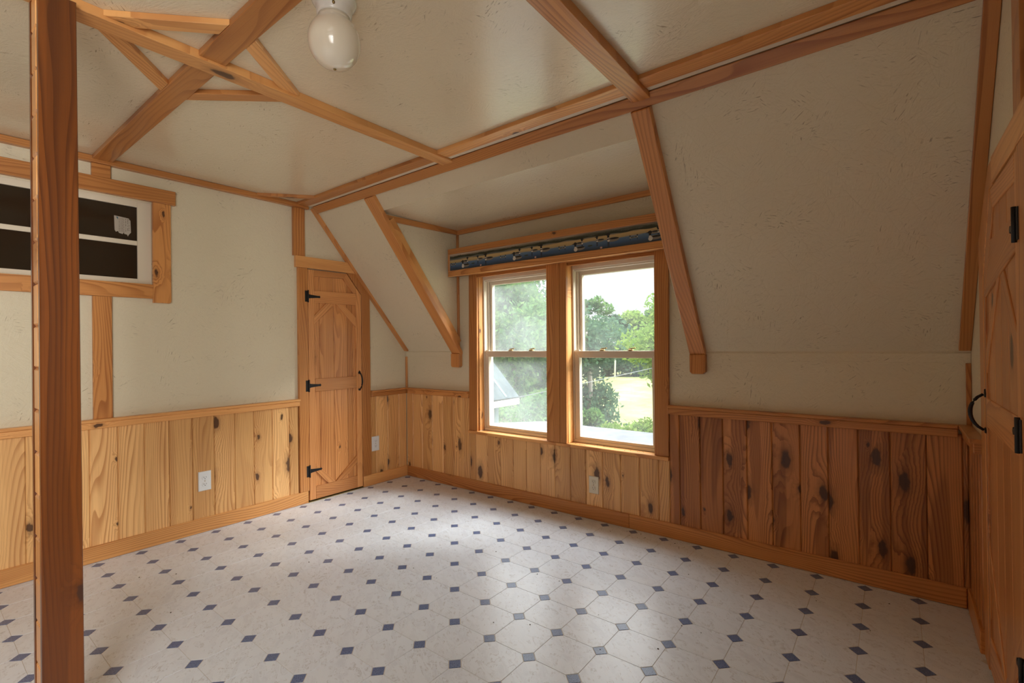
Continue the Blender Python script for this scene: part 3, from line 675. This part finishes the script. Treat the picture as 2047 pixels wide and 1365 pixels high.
D2('side_casing', [(-0.390, 0.001), (-0.4885, 0.001), (-0.4885, 1.361), (-0.655, 1.629), (-0.716, 1.63), (-0.716, 1.71), (-0.64, 1.71), (-0.390, 1.50)], 0.001, 0.011, 'trim', xdir=(0, 0, 1))
D2('side_casing', [(-1.090, 0.001), (-1.185, 0.001), (-1.185, 1.631), (-1.090, 1.631)], 0.001, 0.011, 'trim', xdir=(0, 0, 1))
D2('head_casing', [(-0.7165, 1.6315), (-1.25, 1.6315), (-1.25, 1.715), (-0.7165, 1.715)], 0.001, 0.013, 'trimy')
lookbox('stud_board', (W-0.001, -1.062, 1.716), (W-0.012, -1.155, ZC-0.001), (-1, 0, 0), 'trim', wall_right)

# ------------------------------------------------------------------ things
# ceiling lamp
LX, LY = 2.102, -2.003
lamp = empty('ceiling_lamp', (LX, LY, ZC)); tag(lamp, 'white globe ceiling lamp, switched off, hanging beside the cross beam', 'lamp')
t = NT('opal_glass'); b = t.bsdf(lin(232, 222, 200), 0.12, spec=0.6, coat=0.6); b.inputs['Subsurface Weight'].default_value = 0.0; M['opal'] = t.m
M['porcelain'] = plain('white_porcelain', (226, 222, 212), 0.2, coat=0.5)
z = ZC-0.001
lathe('lamp_base', [(0.0, z), (0.063, z), (0.065, z-0.006), (0.064, z-0.014), (0.056, z-0.026), (0.052, z-0.034), (0.050, z-0.052), (0.048, z-0.056), (0.0, z-0.056)], (LX, LY, z), 'porcelain', lamp, 48)
prof = []
for k in range(25):
    a = math.pi*k/24; r = 0.076*math.sin(a); zz = 2.068+0.080*math.cos(a)
    if k == 0: continue
    if r < 0.042 and zz > 2.07: continue
    prof.append((r, zz))
prof = [(0.0, 2.1420), (0.046, 2.1420), (0.047, 2.134)] + [p for p in prof if p[1] < 2.130]
lathe('globe', prof, (LX, LY, 2.06), 'opal', lamp, 48)
lathe('thumb_screw', [(0.0, 0.006), (0.004, 0.006), (0.004, 0.0), (0.0, 0.0)], (0, 0, 0), 'brass', lamp, 10).matrix_local = MAT[lamp.name].inverted() @ Matrix.Translation((LX+0.042, LY-0.028, 2.155)) @ Matrix.Rotation(math.radians(90), 4, (0.6, 0.8, 0))
lathe('finial', [(0.0, 1.984), (0.003, 1.984), (0.005, 1.987), (0.0, 1.9885)], (LX, LY, 1.986), 'brass', lamp, 12)

# outlets
def outlet(c, nrm, label, m, wdt=0.072, hgt=0.120):
    c = V(c); nrm = V(nrm); up = V((0, 0, 1)); xd = up.cross(nrm)
    r = slab('outlet', [c-xd*wdt/2-up*hgt/2, c+xd*wdt/2-up*hgt/2, c+xd*wdt/2+up*hgt/2, c-xd*wdt/2+up*hgt/2], nrm, 0.006, m, None, bev=0.003, xdir=up)
    tag(r, label, 'outlet', 'double outlets on the wainscot')
    for s in (-1, 1):
        q = c+nrm*0.0055+up*s*0.0205
        P = []
        for k in range(16):
            a = 2*math.pi*k/16; P.append(q+xd*0.0165*math.cos(a)+up*max(-0.0125, min(0.0125, 0.0165*math.sin(a))))
        f = slab('receptacle', P, nrm, 0.003, m, r, bev=0.0008, xdir=up)
        g = q+nrm*0.0029
        sl = []
        for sx_, hh in ((-0.0064, 0.0042), (0.0064, 0.0034)):
            e = g+xd*sx_+up*0.003
            sl.append([e-xd*0.0011-up*hh, e+xd*0.0011-up*hh, e+xd*0.0011+up*hh, e-xd*0.0011+up*hh])
        e = g-up*0.0066; sl.append([e+xd*0.0026*math.cos(a)+up*0.0026*math.sin(a) for a in [k*math.pi/4 for k in range(8)]])
        slab('socket_slots', sl, nrm, 0.0004, 'slot', f, bev=0, xdir=up)
    lathe('screw', [(0, 0.0015), (0.003, 0.001), (0.003, 0)], (0, 0, 0), 'brass', r, 8).matrix_local = MAT[r.name].inverted() @ frame(c+nrm*0.006, up, nrm)
outlet((0.0145, -1.627, 0.318), (1, 0, 0), 'bright white double outlet on the left wainscot, nearest the post', 'white')
outlet((0.0145, -0.350, 0.337), (1, 0, 0), 'white double outlet between the narrow door and the far corner', 'white')
outlet((1.875, -0.0145, 0.227), (0, -1, 0), 'ivory double outlet in the wainscot under the double window', 'ivory', 0.070, 0.112)

# foreground post
PX, PY0, PY1 = 1.545, -2.579, -2.490
post = empty('post', (1.50, -2.535, 0)); tag(post, 'dark amber pine post with stacked siding on its side, standing in the left foreground', 'post')
slab('face_board', [(PX-0.022, PY0, 0.001), (PX-0.022, PY1+0.002, 0.001), (PX-0.022, PY1-0.004, ZC-0.031), (PX-0.022, PY0+0.003, ZC-0.031)], (1, 0, 0), 0.022, 'post', post, bev=0.002, xdir=(0, 0, 1))
lookbox('core', (1.452, PY0+0.014, 0.001), (PX-0.0225, PY1-0.012, ZC-0.031), (0, -1, 0), 'post', post)
lookbox('back_board', (1.432, PY0-0.001, 0.001), (1.4515, PY1, ZC-0.031), (0, -1, 0), 'post', post)
zz = 0.005; k = 0
while zz < ZC-0.04:
    z1 = min(zz+0.1215, ZC-0.032)
    lookbox('siding_block', (1.452, PY0+0.0135, zz), (PX-0.0225, PY0+0.001, z1-0.0012), (0, -1, 0), 'trimy', post, bev=0.006)
    lookbox('siding_block', (1.452, PY1-0.0115, zz), (PX-0.0225, PY1-0.001, z1-0.0012), (0, 1, 0), 'trimy', post, bev=0.006)
    zz = z1

# valance over the window with a printed lake border
YV = -0.128
val = empty('valance', (1.52, -0.06, 1.69)); tag(val, 'pine window valance framing a printed lake border with loons', 'valance')
x0, x1, zb, zt = 0.668, 2.42, 1.690, 1.900
def vb(name, a, b, mat='trim', par=val, bev=0.003, n=(0, -1, 0)): return lookbox(name, a, b, n, mat, par, bev)
slab('top_board', [(x0, YV+0.012, zt-0.042), (x1, YV+0.012, zt-0.058), (x1, YV+0.012, zt-0.008), (x0, YV+0.012, zt)], (0, -1, 0), 0.014, 'trim', val, bev=0.003, xdir=(1, 0, 0))
vb('bottom_board', (x0, YV+0.012, zb), (x1, YV-0.002, zb+0.040))
vb('end_board', (x0, YV+0.012, zb+0.0405), (x0+0.020, YV-0.002, zt-0.0425))
vb('end_board', (x1-0.020, YV+0.012, zb+0.0405), (x1, YV-0.002, zt-0.061))
vb('underside_board', (x0, YV+0.013, zb+0.004), (x1, -0.022, zb+0.014), n=(0, 0, -1))
vb('lip_strip', (x0, YV-0.003, zb-0.006), (x1, YV+0.010, zb-0.0005), 'trimy')
vb('side_panel', (x0, YV+0.013, zb+0.015), (x0+0.012, -0.022, zt-0.044), n=(-1, 0, 0))
vb('side_panel', (x1-0.012, YV+0.013, zb+0.015), (x1, -0.022, zt-0.064), n=(1, 0, 0))
# picture: gradient lake panel and flat painted shapes
def lake():
    t = NT('printed_lake'); oc = t.node('ShaderNodeTexCoord').outputs['Object']
    s = t.node('ShaderNodeSeparateXYZ'); t.put(s.inputs[0], oc)
    n1 = t.noise(t.vmath('MULTIPLY', oc, (6, 60, 1)), 1.0, 3); 
    v = t.math('ADD', t.math('DIVIDE', s.outputs[1], 0.132), t.math('MULTIPLY_ADD', n1, 0.16, -0.08))
    r = t.node('ShaderNodeValToRGB'); t.put(r.inputs[0], t.math('ADD', v, 0.5)); e = r.color_ramp.elements
    stops = [(0.0, (40, 42, 38)), (0.10, (46, 62, 78)), (0.26, (58, 88, 124)), (0.44, (90, 118, 146)), (0.50, (176, 152, 104)), (0.62, (190, 162, 110)), (0.69, (96, 100, 94)), (0.82, (70, 74, 60)), (1.0, (200, 178, 156))]
    e[0].position = 0; e[0].color = (*lin(*stops[0][1]), 1); e[1].position = 1; e[1].color = (*lin(*stops[-1][1]), 1)
    for p_, c_ in stops[1:-1]:
        q = e.new(p_); q.color = (*lin(*c_), 1)
    t.bsdf(r.outputs[0], 0.5); return t.m
M['lake'] = lake()
for k_, c_ in {'pblack': (20, 22, 22), 'pwhite': (206, 200, 188), 'pgrey': (128, 120, 108), 'pgreen': (44, 48, 30), 'plily': (58, 70, 60), 'ppink': (196, 160, 150), 'prefl': (44, 56, 72)}.items(): M[k_] = plain('print_'+k_[1:], c_, 0.6)
pic = slab('picture', [(x0+0.0205, YV+0.0065, zb+0.0405), (x1-0.0205, YV+0.0065, zb+0.0405), (x1-0.0205, YV+0.0065, zt-0.0590), (x0+0.0205, YV+0.0065, zt-0.0435)], (0, -1, 0), 0.003, 'lake', val, bev=0, xdir=(1, 0, 0), org=(1.54, YV+0.0065, 1.79))
YP = YV+0.0033
Z0 = zb+0.041
def zl(x): return -0.0155*(x-0.69)/(x1-x0)
def ptop(x): return zt-0.0445+zl(x)-0.001
rng = random.Random(11)
bot = []; top = []
x = x0+0.022
while x < x1-0.024:
    lump = 0.006*math.sin(x*2*math.pi/0.25)+0.004*math.sin(x*2*math.pi/0.11+1)
    bot.append((x, YP, ptop(x)-0.029+0.003*math.sin(x*40)))
    h = ptop(x)-0.019+lump*0.45
    top.append((x, YP, h)); top.append((x+0.002, YP, min(h+rng.uniform(0.002, 0.009), ptop(x)-0.0005)))
    bot.append((x+0.002, YP, bot[-1][2])); x += rng.uniform(0.004, 0.008)
nb = len(bot); mesh('painted_treeline', bot+top, [(i, i+1, nb+i+1, nb+i) for i in range(nb-1)], 'pgreen', pic, (1.54, YP, 1.79))
def ell(cx, cz, rx_, rz_, lay=0, n=12): return [(cx+rx_*math.cos(2*math.pi*k/n), YP-0.0002-0.0002*lay, cz+rz_*math.sin(2*math.pi*k/n)) for k in range(n)]
PM = ['pgrey', 'pblack', 'pwhite', 'prefl']
def printed(name, polys, mats):
    vs = []; fs = []; ix = []
    for p, m_ in polys:
        n0 = len(vs); vs += [(a, b, min(max(c, Z0+0.001), ptop(a))) for a, b, c in p]; fs.append(tuple(range(n0, n0+len(p)))); ix.append(m_)
    mesh(name, vs, fs, None, pic, vs[0], mats=mats, idx=ix)
def loon(x, z, s, dirn=-1, bright=False):
    s *= 1.35; P = []
    def q(x_0, x_1, z_0, z_1, lay, m_, tp=1.0): P.append(([(x_0, YP-0.0002*lay, z_0), (x_1, YP-0.0002*lay, z_0), (x_1, YP-0.0002*lay, z_1), (x_0, YP-0.0002*lay, z_1)], m_))
    nx = x+dirn*0.022*s
    P.append((ell(x, z, 0.030*s, 0.010*s, 0), 0)); P.append((ell(x+0.006*s, z+0.004*s, 0.022*s, 0.004*s, 1), 1))
    q(nx-0.004*s, nx+0.005*s, z-0.034*s, z-0.008*s, 0, 3)
    q(nx-0.005*s, nx+0.005*s, z, z+0.022*s, 2, 1); q(nx-0.005*s, nx+0.005*s, z+0.006*s, z+0.010*s, 4, 2)
    P.append((ell(nx, z+0.024*s, 0.009*s, 0.007*s, 3), 1))
    P.append(([(nx+dirn*0.007*s, YP-0.0008, z+0.0215*s), (nx+dirn*0.021*s, YP-0.0008, z+0.0225*s), (nx+dirn*0.007*s, YP-0.0008, z+0.0265*s)][::1 if dirn > 0 else 1], 1))
    P.append((ell(nx+0.002*s, z-0.003*s, (0.010 if bright else 0.006)*s, (0.010 if bright else 0.005)*s, 5), 2))
    printed('painted_loon', P, PM)
for k in range(4):
    x = 0.719+0.498*k; b_ = Z0+zl(x)*0.2; lim = x1-0.06
    if x > lim: break
    loon(x-0.004, b_+0.044, 0.35); loon(x+0.020, b_+0.045, 0.35, 1)
    if x+0.13 < lim: loon(x+0.135, b_+0.056, 0.75, 1); loon(x+0.138, b_+0.026, 1.0, -1, True)
    if x+0.30 < lim:
        printed('painted_lily_pad', [(ell(x+0.215, b_+0.032, 0.018, 0.005), 0)], ['plily'])
        loon(x+0.285, b_+0.056, 0.72); loon(x+0.372, b_+0.050, 1.05)
        printed('painted_flower', [(ell(x+0.292, b_+0.010, 0.008, 0.006), 0)], ['ppink'])

# specks of debris
def specks(name, pts, label, size):
    vs = []; fs = []
    for x, y, z in pts:
        s = size*rng.uniform(0.5, 1.3); k = len(vs); a = rng.uniform(0, 3)
        vs += [(x+s*math.cos(a), y+s*math.sin(a), z), (x-s*math.sin(a), y+s*math.cos(a)*0.6, z), (x-s*math.cos(a), y-s*math.sin(a), z), (x+s*math.sin(a), y-s*math.cos(a)*0.6, z), (x, y, z+s*0.8)]
        fs += [(k, k+1, k+4), (k+1, k+2, k+4), (k+2, k+3, k+4), (k+3, k, k+4), (k+3, k+2, k+1, k)]
    o = mesh(name, vs, fs, 'slot', None, pts[0]); tag(o, label, 'debris', kind='stuff')
fl = [(rng.uniform(0.3, 3.4), rng.uniform(-2.2, -0.06), 0.0001) for _ in range(34)] + [(rng.uniform(2.0, 2.6), rng.uniform(-0.14, -0.035), 0.0001) for _ in range(22)]
specks('floor_debris', fl, 'dark crumbs and dead insects scattered on the white floor', 0.0035)
specks('sill_debris', [(rng.uniform(1.72, 2.28), rng.uniform(-0.02, 0.04), 0.4751) for _ in range(16)], 'dark specks lying on the window sill', 0.0035)

# ------------------------------------------------------------------ outside
def field_mat():
    t = NT('meadow'); oc = t.node('ShaderNodeTexCoord').outputs['Object']
    n = t.noise(oc, 0.35, 5, 0.65); m_ = t.noise(t.vmath('MULTIPLY', oc, (1.2, 0.5, 1)), 1.0, 4)
    c = t.mix(t.ramp(n, 0.35, 0.65), lin(102, 112, 66), lin(126, 122, 84))
    c = t.mix(t.ramp(m_, 0.5, 0.7, 0, 0.6), c, lin(82, 102, 58))
    t.bsdf(c, 0.9, spec=0.1); return t.m
M['field'] = field_mat()
g = mesh('ground', [(-160, 0.5, -2.9), (60, 0.5, -2.9), (60, 150, -2.9), (-160, 150, -2.9)], [(0, 1, 2, 3)], 'field', None, (-40, 40, -2.9)); tag(g, 'sunlit yellow-green meadow beyond the porch roof', kind='structure')
def roofmat(name, a, b):
    t = NT(name); oc = t.node('ShaderNodeTexCoord').outputs['Object']
    c = t.mix(t.ramp(t.noise(oc, 9, 4), 0.35, 0.65), lin(*a), lin(*b)); t.bsdf(c, 0.9, spec=0.05); return t.m
M['roof'] = roofmat('weathered_roofing', (80, 82, 86), (90, 92, 96)); M['shing'] = roofmat('grey_shingles', (52, 60, 62), (62, 70, 72))
M['fascia'] = plain('weathered_fascia', (190, 178, 172), 0.7); M['siding'] = plain('blue_grey_siding', (70, 88, 94), 0.8)
pr = slab('porch_roof', [(-0.17, 0.16, 0.26), (3.9, 0.16, 0.26), (3.9, 1.81, 0.25), (0.80, 1.81, 0.25), (0.33, 1.90, 0.25), (-0.17, 1.42, 0.25)], (0, 0, -1), 0.06, 'roof', None, bev=0, xdir=(1, 0, 0))
tag(pr, 'pale grey flat porch roof just outside the double window', 'roof')
hs = empty('house_wing', (-4.1, 4.2, -2.9)); tag(hs, 'grey shingled gable of a house wing outside the left window', 'building')
def hp(name, P, n, t_, m_): return slab(name, P, n, t_, m_, hs, bev=0)
rx, rz, ex_, ez_ = -4.1, 1.62, -2.58, 0.06
Yn, Yf = 3.3, 5.0
nr = V((rz-ez_, 0, ex_-rx)).normalized()
hp('roof_slope', [(rx, Yn, rz), (ex_, Yn, ez_), (ex_, Yf, ez_), (rx, Yf, rz)], nr, 0.04, 'shing')
hp('roof_slope', [(rx, Yn, rz), (2*rx-ex_, Yn, ez_), (2*rx-ex_, Yf, ez_), (rx, Yf, rz)], V((-nr.x, 0, nr.z)), 0.04, 'shing')
hp('flashing', [(rx+0.30, Yf-0.42, rz-0.31), (rx+0.30, Yf-0.36, rz-0.31), (ex_-0.02, Yf-0.36, ez_+0.02), (ex_-0.02, Yf-0.42, ez_+0.02)], nr, 0.05, 'siding')
hp('gable_wall', [(ex_-0.35, Yf-0.3, -2.9), (ex_-0.35, Yf-0.3, 0.32), (rx, Yf-0.3, rz-0.12), (2*rx-ex_+0.35, Yf-0.3, 0.32), (2*rx-ex_+0.35, Yf-0.3, -2.9)], (0, 1, 0), 0.1, 'siding')
hp('side_wall', [(ex_-0.35, Yn, -2.9), (ex_-0.35, Yf-0.3, -2.9), (ex_-0.35, Yf-0.3, 0.32), (ex_-0.35, Yn, 0.32)], (-1, 0, 0), 0.1, 'siding')
hp('eave_board', [(ex_+0.001, Yn, ez_-0.12), (ex_+0.001, Yf, ez_-0.12), (ex_+0.001, Yf, ez_-0.005), (ex_+0.001, Yn, ez_-0.005)], (1, 0, 0), 0.03, 'fascia')
pts = []
a, b = V((-2.62, 5.0, 0.06)), V((3.5, 52, 5.2))
for k in range(21):
    t_ = k/20; p = a.lerp(b, t_); p.z -= 4*1.1*t_*(1-t_)*0.5; pts.append(p)
tag(tube('power_line', pts, [0.007+0.025*k/20 for k in range(21)], plain('cable_grey', (96, 100, 100), 0.8), None, 5), 'thin pale cable running from the neighbouring eave towards the trees', 'cable')

def leafmat(name, a, b, c):
    t = NT(name); rnd = t.node('ShaderNodeObjectInfo').outputs['Random']; oc = t.node('ShaderNodeTexCoord').outputs['Object']
    n = t.noise(oc, 0.9, 4, 0.7)
    col = t.mix(t.ramp(n, 0.35, 0.65), lin(*a), lin(*b)); col = t.mix(t.ramp(t.noise(oc, 5, 2), 0.5, 0.7, 0, 0.7), col, lin(*c))
    df = t.node('ShaderNodeBsdfDiffuse'); tl_ = t.node('ShaderNodeBsdfTranslucent'); t.put(df.inputs[0], col); t.put(tl_.inputs[0], col)
    m_ = t.node('ShaderNodeMixShader'); m_.inputs[0].default_value = 0.45; t.l.new(df.outputs[0], m_.inputs[1]); t.l.new(tl_.outputs[0], m_.inputs[2]); t.l.new(m_.outputs[0], t.out.inputs[0])
    return t.m
M['leafd'] = leafmat('deep_green_leaves', (58, 84, 68), (76, 102, 78), (96, 118, 84))
M['leafm'] = leafmat('mid_green_leaves', (70, 102, 60), (92, 122, 70), (114, 134, 76))
M['leafl'] = leafmat('yellow_green_leaves', (96, 124, 56), (118, 140, 66), (136, 150, 76))
M['pine'] = leafmat('pine_needles', (50, 78, 60), (66, 94, 72), (82, 108, 82))
M['bark'] = plain('grey_bark', (140, 134, 126), 0.9); M['birch'] = plain('white_birch_bark', (222, 222, 216), 0.7)
def foliage(name, lobes, n, size, mat, parent, seed):
    r_ = random.Random(seed); vs = []; fs = []
    wts = [l[3]**2 for l in lobes]
    for l in r_.choices(lobes, wts, k=n):
        cx_, cy_, cz_, R_, sq = l
        u = V((r_.gauss(0, 1), r_.gauss(0, 1), r_.gauss(0, 1))).normalized()*(R_*r_.uniform(0.55, 1.06)); u.z *= sq
        c = V((cx_, cy_, cz_))+u
        d1 = V((r_.gauss(0, 1), r_.gauss(0, 1), r_.gauss(0, 1))).normalized(); d2 = d1.cross(V((r_.gauss(0, 1), r_.gauss(0, 1), r_.gauss(0, 1)))).normalized()
        s = size*r_.uniform(0.6, 1.4); k = len(vs)
        vs += [c-d1*s, c+d2*s*0.5, c+d1*s, c-d2*s*0.5]; fs.append((k, k+1, k+2, k+3))
    return mesh(name, vs, fs, mat, parent, lobes[0][:3])
def tree(name, x, y, h, rad, mat, label, seed, n=5000, leaf=0.22, low=0.25, trunk='bark', gz=-2.9, squash=0.8, lobes=16, group=None, cat='tree', tr_=0.16):
    r_ = random.Random(seed); root = empty(name, (x, y, gz)); tag(root, label, cat, group)
    L = []
    for k in range(lobes):
        f = r_.random(); zc = gz+h*(low+(1-low)*f*0.86); wid = rad*(0.45+0.9*math.sin(math.pi*min(1, 0.15+0.8*f)))*0.62
        a_ = r_.uniform(0, 6.28); d = wid*r_.uniform(0.2, 0.9); L.append((x+math.cos(a_)*d, y+math.sin(a_)*d, zc, rad*r_.uniform(0.30, 0.46), squash))
    L.append((x, y, gz+h-rad*0.3, rad*0.32, squash))
    foliage('crown', L, n, leaf, mat, root, seed+1)
    tube('trunk', [(x, y, gz), (x+0.1, y, gz+h*0.45), (x-0.05, y, gz+h*0.88)], [tr_, tr_*0.7, tr_*0.25], trunk, root, 8)
    return root
def conifer(x, y, h, rad, label, seed, gz=-2.9, n=4000, leaf=0.22):
    r_ = random.Random(seed); root = empty('pine_tree', (x, y, gz)); tag(root, label, 'tree')
    L = []
    for k in range(15):
        f = k/14; zc = gz+h*(0.2+0.8*f); ww = rad*(1-f)*0.9
        for q in range(3): a_ = r_.uniform(0, 6.28); L.append((x+math.cos(a_)*ww*0.6, y+math.sin(a_)*ww*0.6, zc, 0.16+ww*0.5, 0.35))
    foliage('crown', L, n, leaf, 'pine', root, seed+1)
    tube('trunk', [(x, y, gz), (x, y, gz+h*0.97)], [0.2, 0.03], 'bark', root, 8)
GT = 'trees of the far wood edge'
# far wood edge beyond the meadow (right window)
far = [(-33.5, 47, 10.5, 3.6, 'leafm'), (-30.6, 49, 9.2, 3.0, 'leafd'), (-28.2, 51, 11.0, 3.1, 'leafd'), (-26.2, 52.5, 10.2, 2.8, 'leafm'), (-24.2, 53.5, 7.8, 2.8, 'leafd'), (-21.8, 54.5, 8.2, 2.9, 'leafl'), (-19.2, 55.5, 9.0, 3.0, 'leafm'), (-16.5, 57, 9.8, 3.2, 'leafd')]
desc = ['broad mid-green tree at the left of the far wood edge', 'dark green tree right of the broad one at the wood edge', 'tall rounded dark tree in the middle of the right window', 'rounded mid-green birch crown with white trunk at the wood edge',
        'lower dark green tree under the gap of sky', 'yellow-green tree at the wood edge right of the sky gap', 'mid-green tree at the far right of the wood edge', 'dark tree at the wood edge, half hidden by the window casing']
for k, (x, y, h, r, m_) in enumerate(far):
    tree('broadleaf_tree', x, y, h, r, m_, desc[k], 100+k, n=4200, leaf=0.24, low=0.06, trunk='birch' if k in (1, 3, 4) else 'bark', tr_=0.2, group=GT)
conifer(-22.6, 39.5, 12.2, 2.6, 'tall dark pine with a ragged top at the left of the right window', 55)
for k, (x, y) in enumerate(((-24.3, 45.5), (-22.6, 46.3), (-21.1, 47))):
    rt_ = empty('birch_tree', (x, y, -2.9)); tag(rt_, ['slim white birch stem, leftmost of three at the meadow edge', 'slim white birch stem, middle of three at the meadow edge', 'slim white birch stem, rightmost of three at the meadow edge'][k], 'tree')
    tube('trunk', [(x, y, -2.9), (x+0.15, y, 1.0), (x+0.05, y, 4.2-k*0.7)], [0.10, 0.08, 0.03], 'birch', rt_, 7)
    foliage('crown', [(x, y, 3.6-k*0.7, 0.9, 1.0), (x+0.4, y, 2.4, 0.7, 0.8)], 500, 0.2, 'leafm', rt_, 400+k)
# hedge of undergrowth along the wood edge
hl = [(-36+q*0.95+random.uniform(-.3, .3), 45.2+q*0.42, -1.6+random.uniform(-.2, .3), 1.4, 0.9) for q in range(24)]
tag(foliage('undergrowth', hl, 9000, 0.2, 'leafd', None, 77), 'dense dark undergrowth along the far edge of the meadow', 'bushes', kind='stuff')
# big near trees filling the left window
tree('broadleaf_tree', -9.0, 13.0, 7.6, 3.6, 'leafm', 'large pale green tree filling the upper left window', 201, n=15000, leaf=0.11, low=0.30, lobes=26)
tree('broadleaf_tree', -12.6, 18.0, 9.4, 4.2, 'leafd', 'darker tree standing behind the large one in the left window', 202, n=9000, leaf=0.15, low=0.05, lobes=24)
tree('broadleaf_tree', -7.4, 16.5, 5.2, 2.6, 'leafd', 'dark lower tree right of the grey gable', 203, n=8000, leaf=0.11, low=0.02, lobes=20)
tree('bushy_shrub', -5.1, 9.2, 2.5, 1.7, 'leafm', 'pale bush between the grey gable and the porch roof', 204, n=5000, leaf=0.07, low=0.15, lobes=14, cat='shrub', group='shrubs beyond the porch roof')
tree('broadleaf_tree', -1.85, 12.0, 5.7, 1.75, 'leafl', 'light yellow-green tree at the right edge of the right window', 205, n=9000, leaf=0.075, low=0.52, lobes=26, tr_=0.09)
tree('bushy_shrub', -4.9, 12.2, 1.75, 1.0, 'leafm', 'round green shrub at the left bottom of the right window', 206, n=4200, leaf=0.06, low=0.2, lobes=12, cat='shrub', group='shrubs beyond the porch roof')
tree('bushy_shrub', -2.6, 11.2, 1.75, 1.1, 'leafl', 'light green shrub at the right bottom of the right window', 207, n=4000, leaf=0.06, low=0.2, lobes=12, cat='shrub', group='shrubs beyond the porch roof')
tree('bushy_shrub', -3.8, 11.8, 1.45, 0.9, 'leafl', 'low pale shrub between two taller ones beyond the porch roof', 208, n=3000, leaf=0.06, low=0.2, lobes=10, cat='shrub', group='shrubs beyond the porch roof')
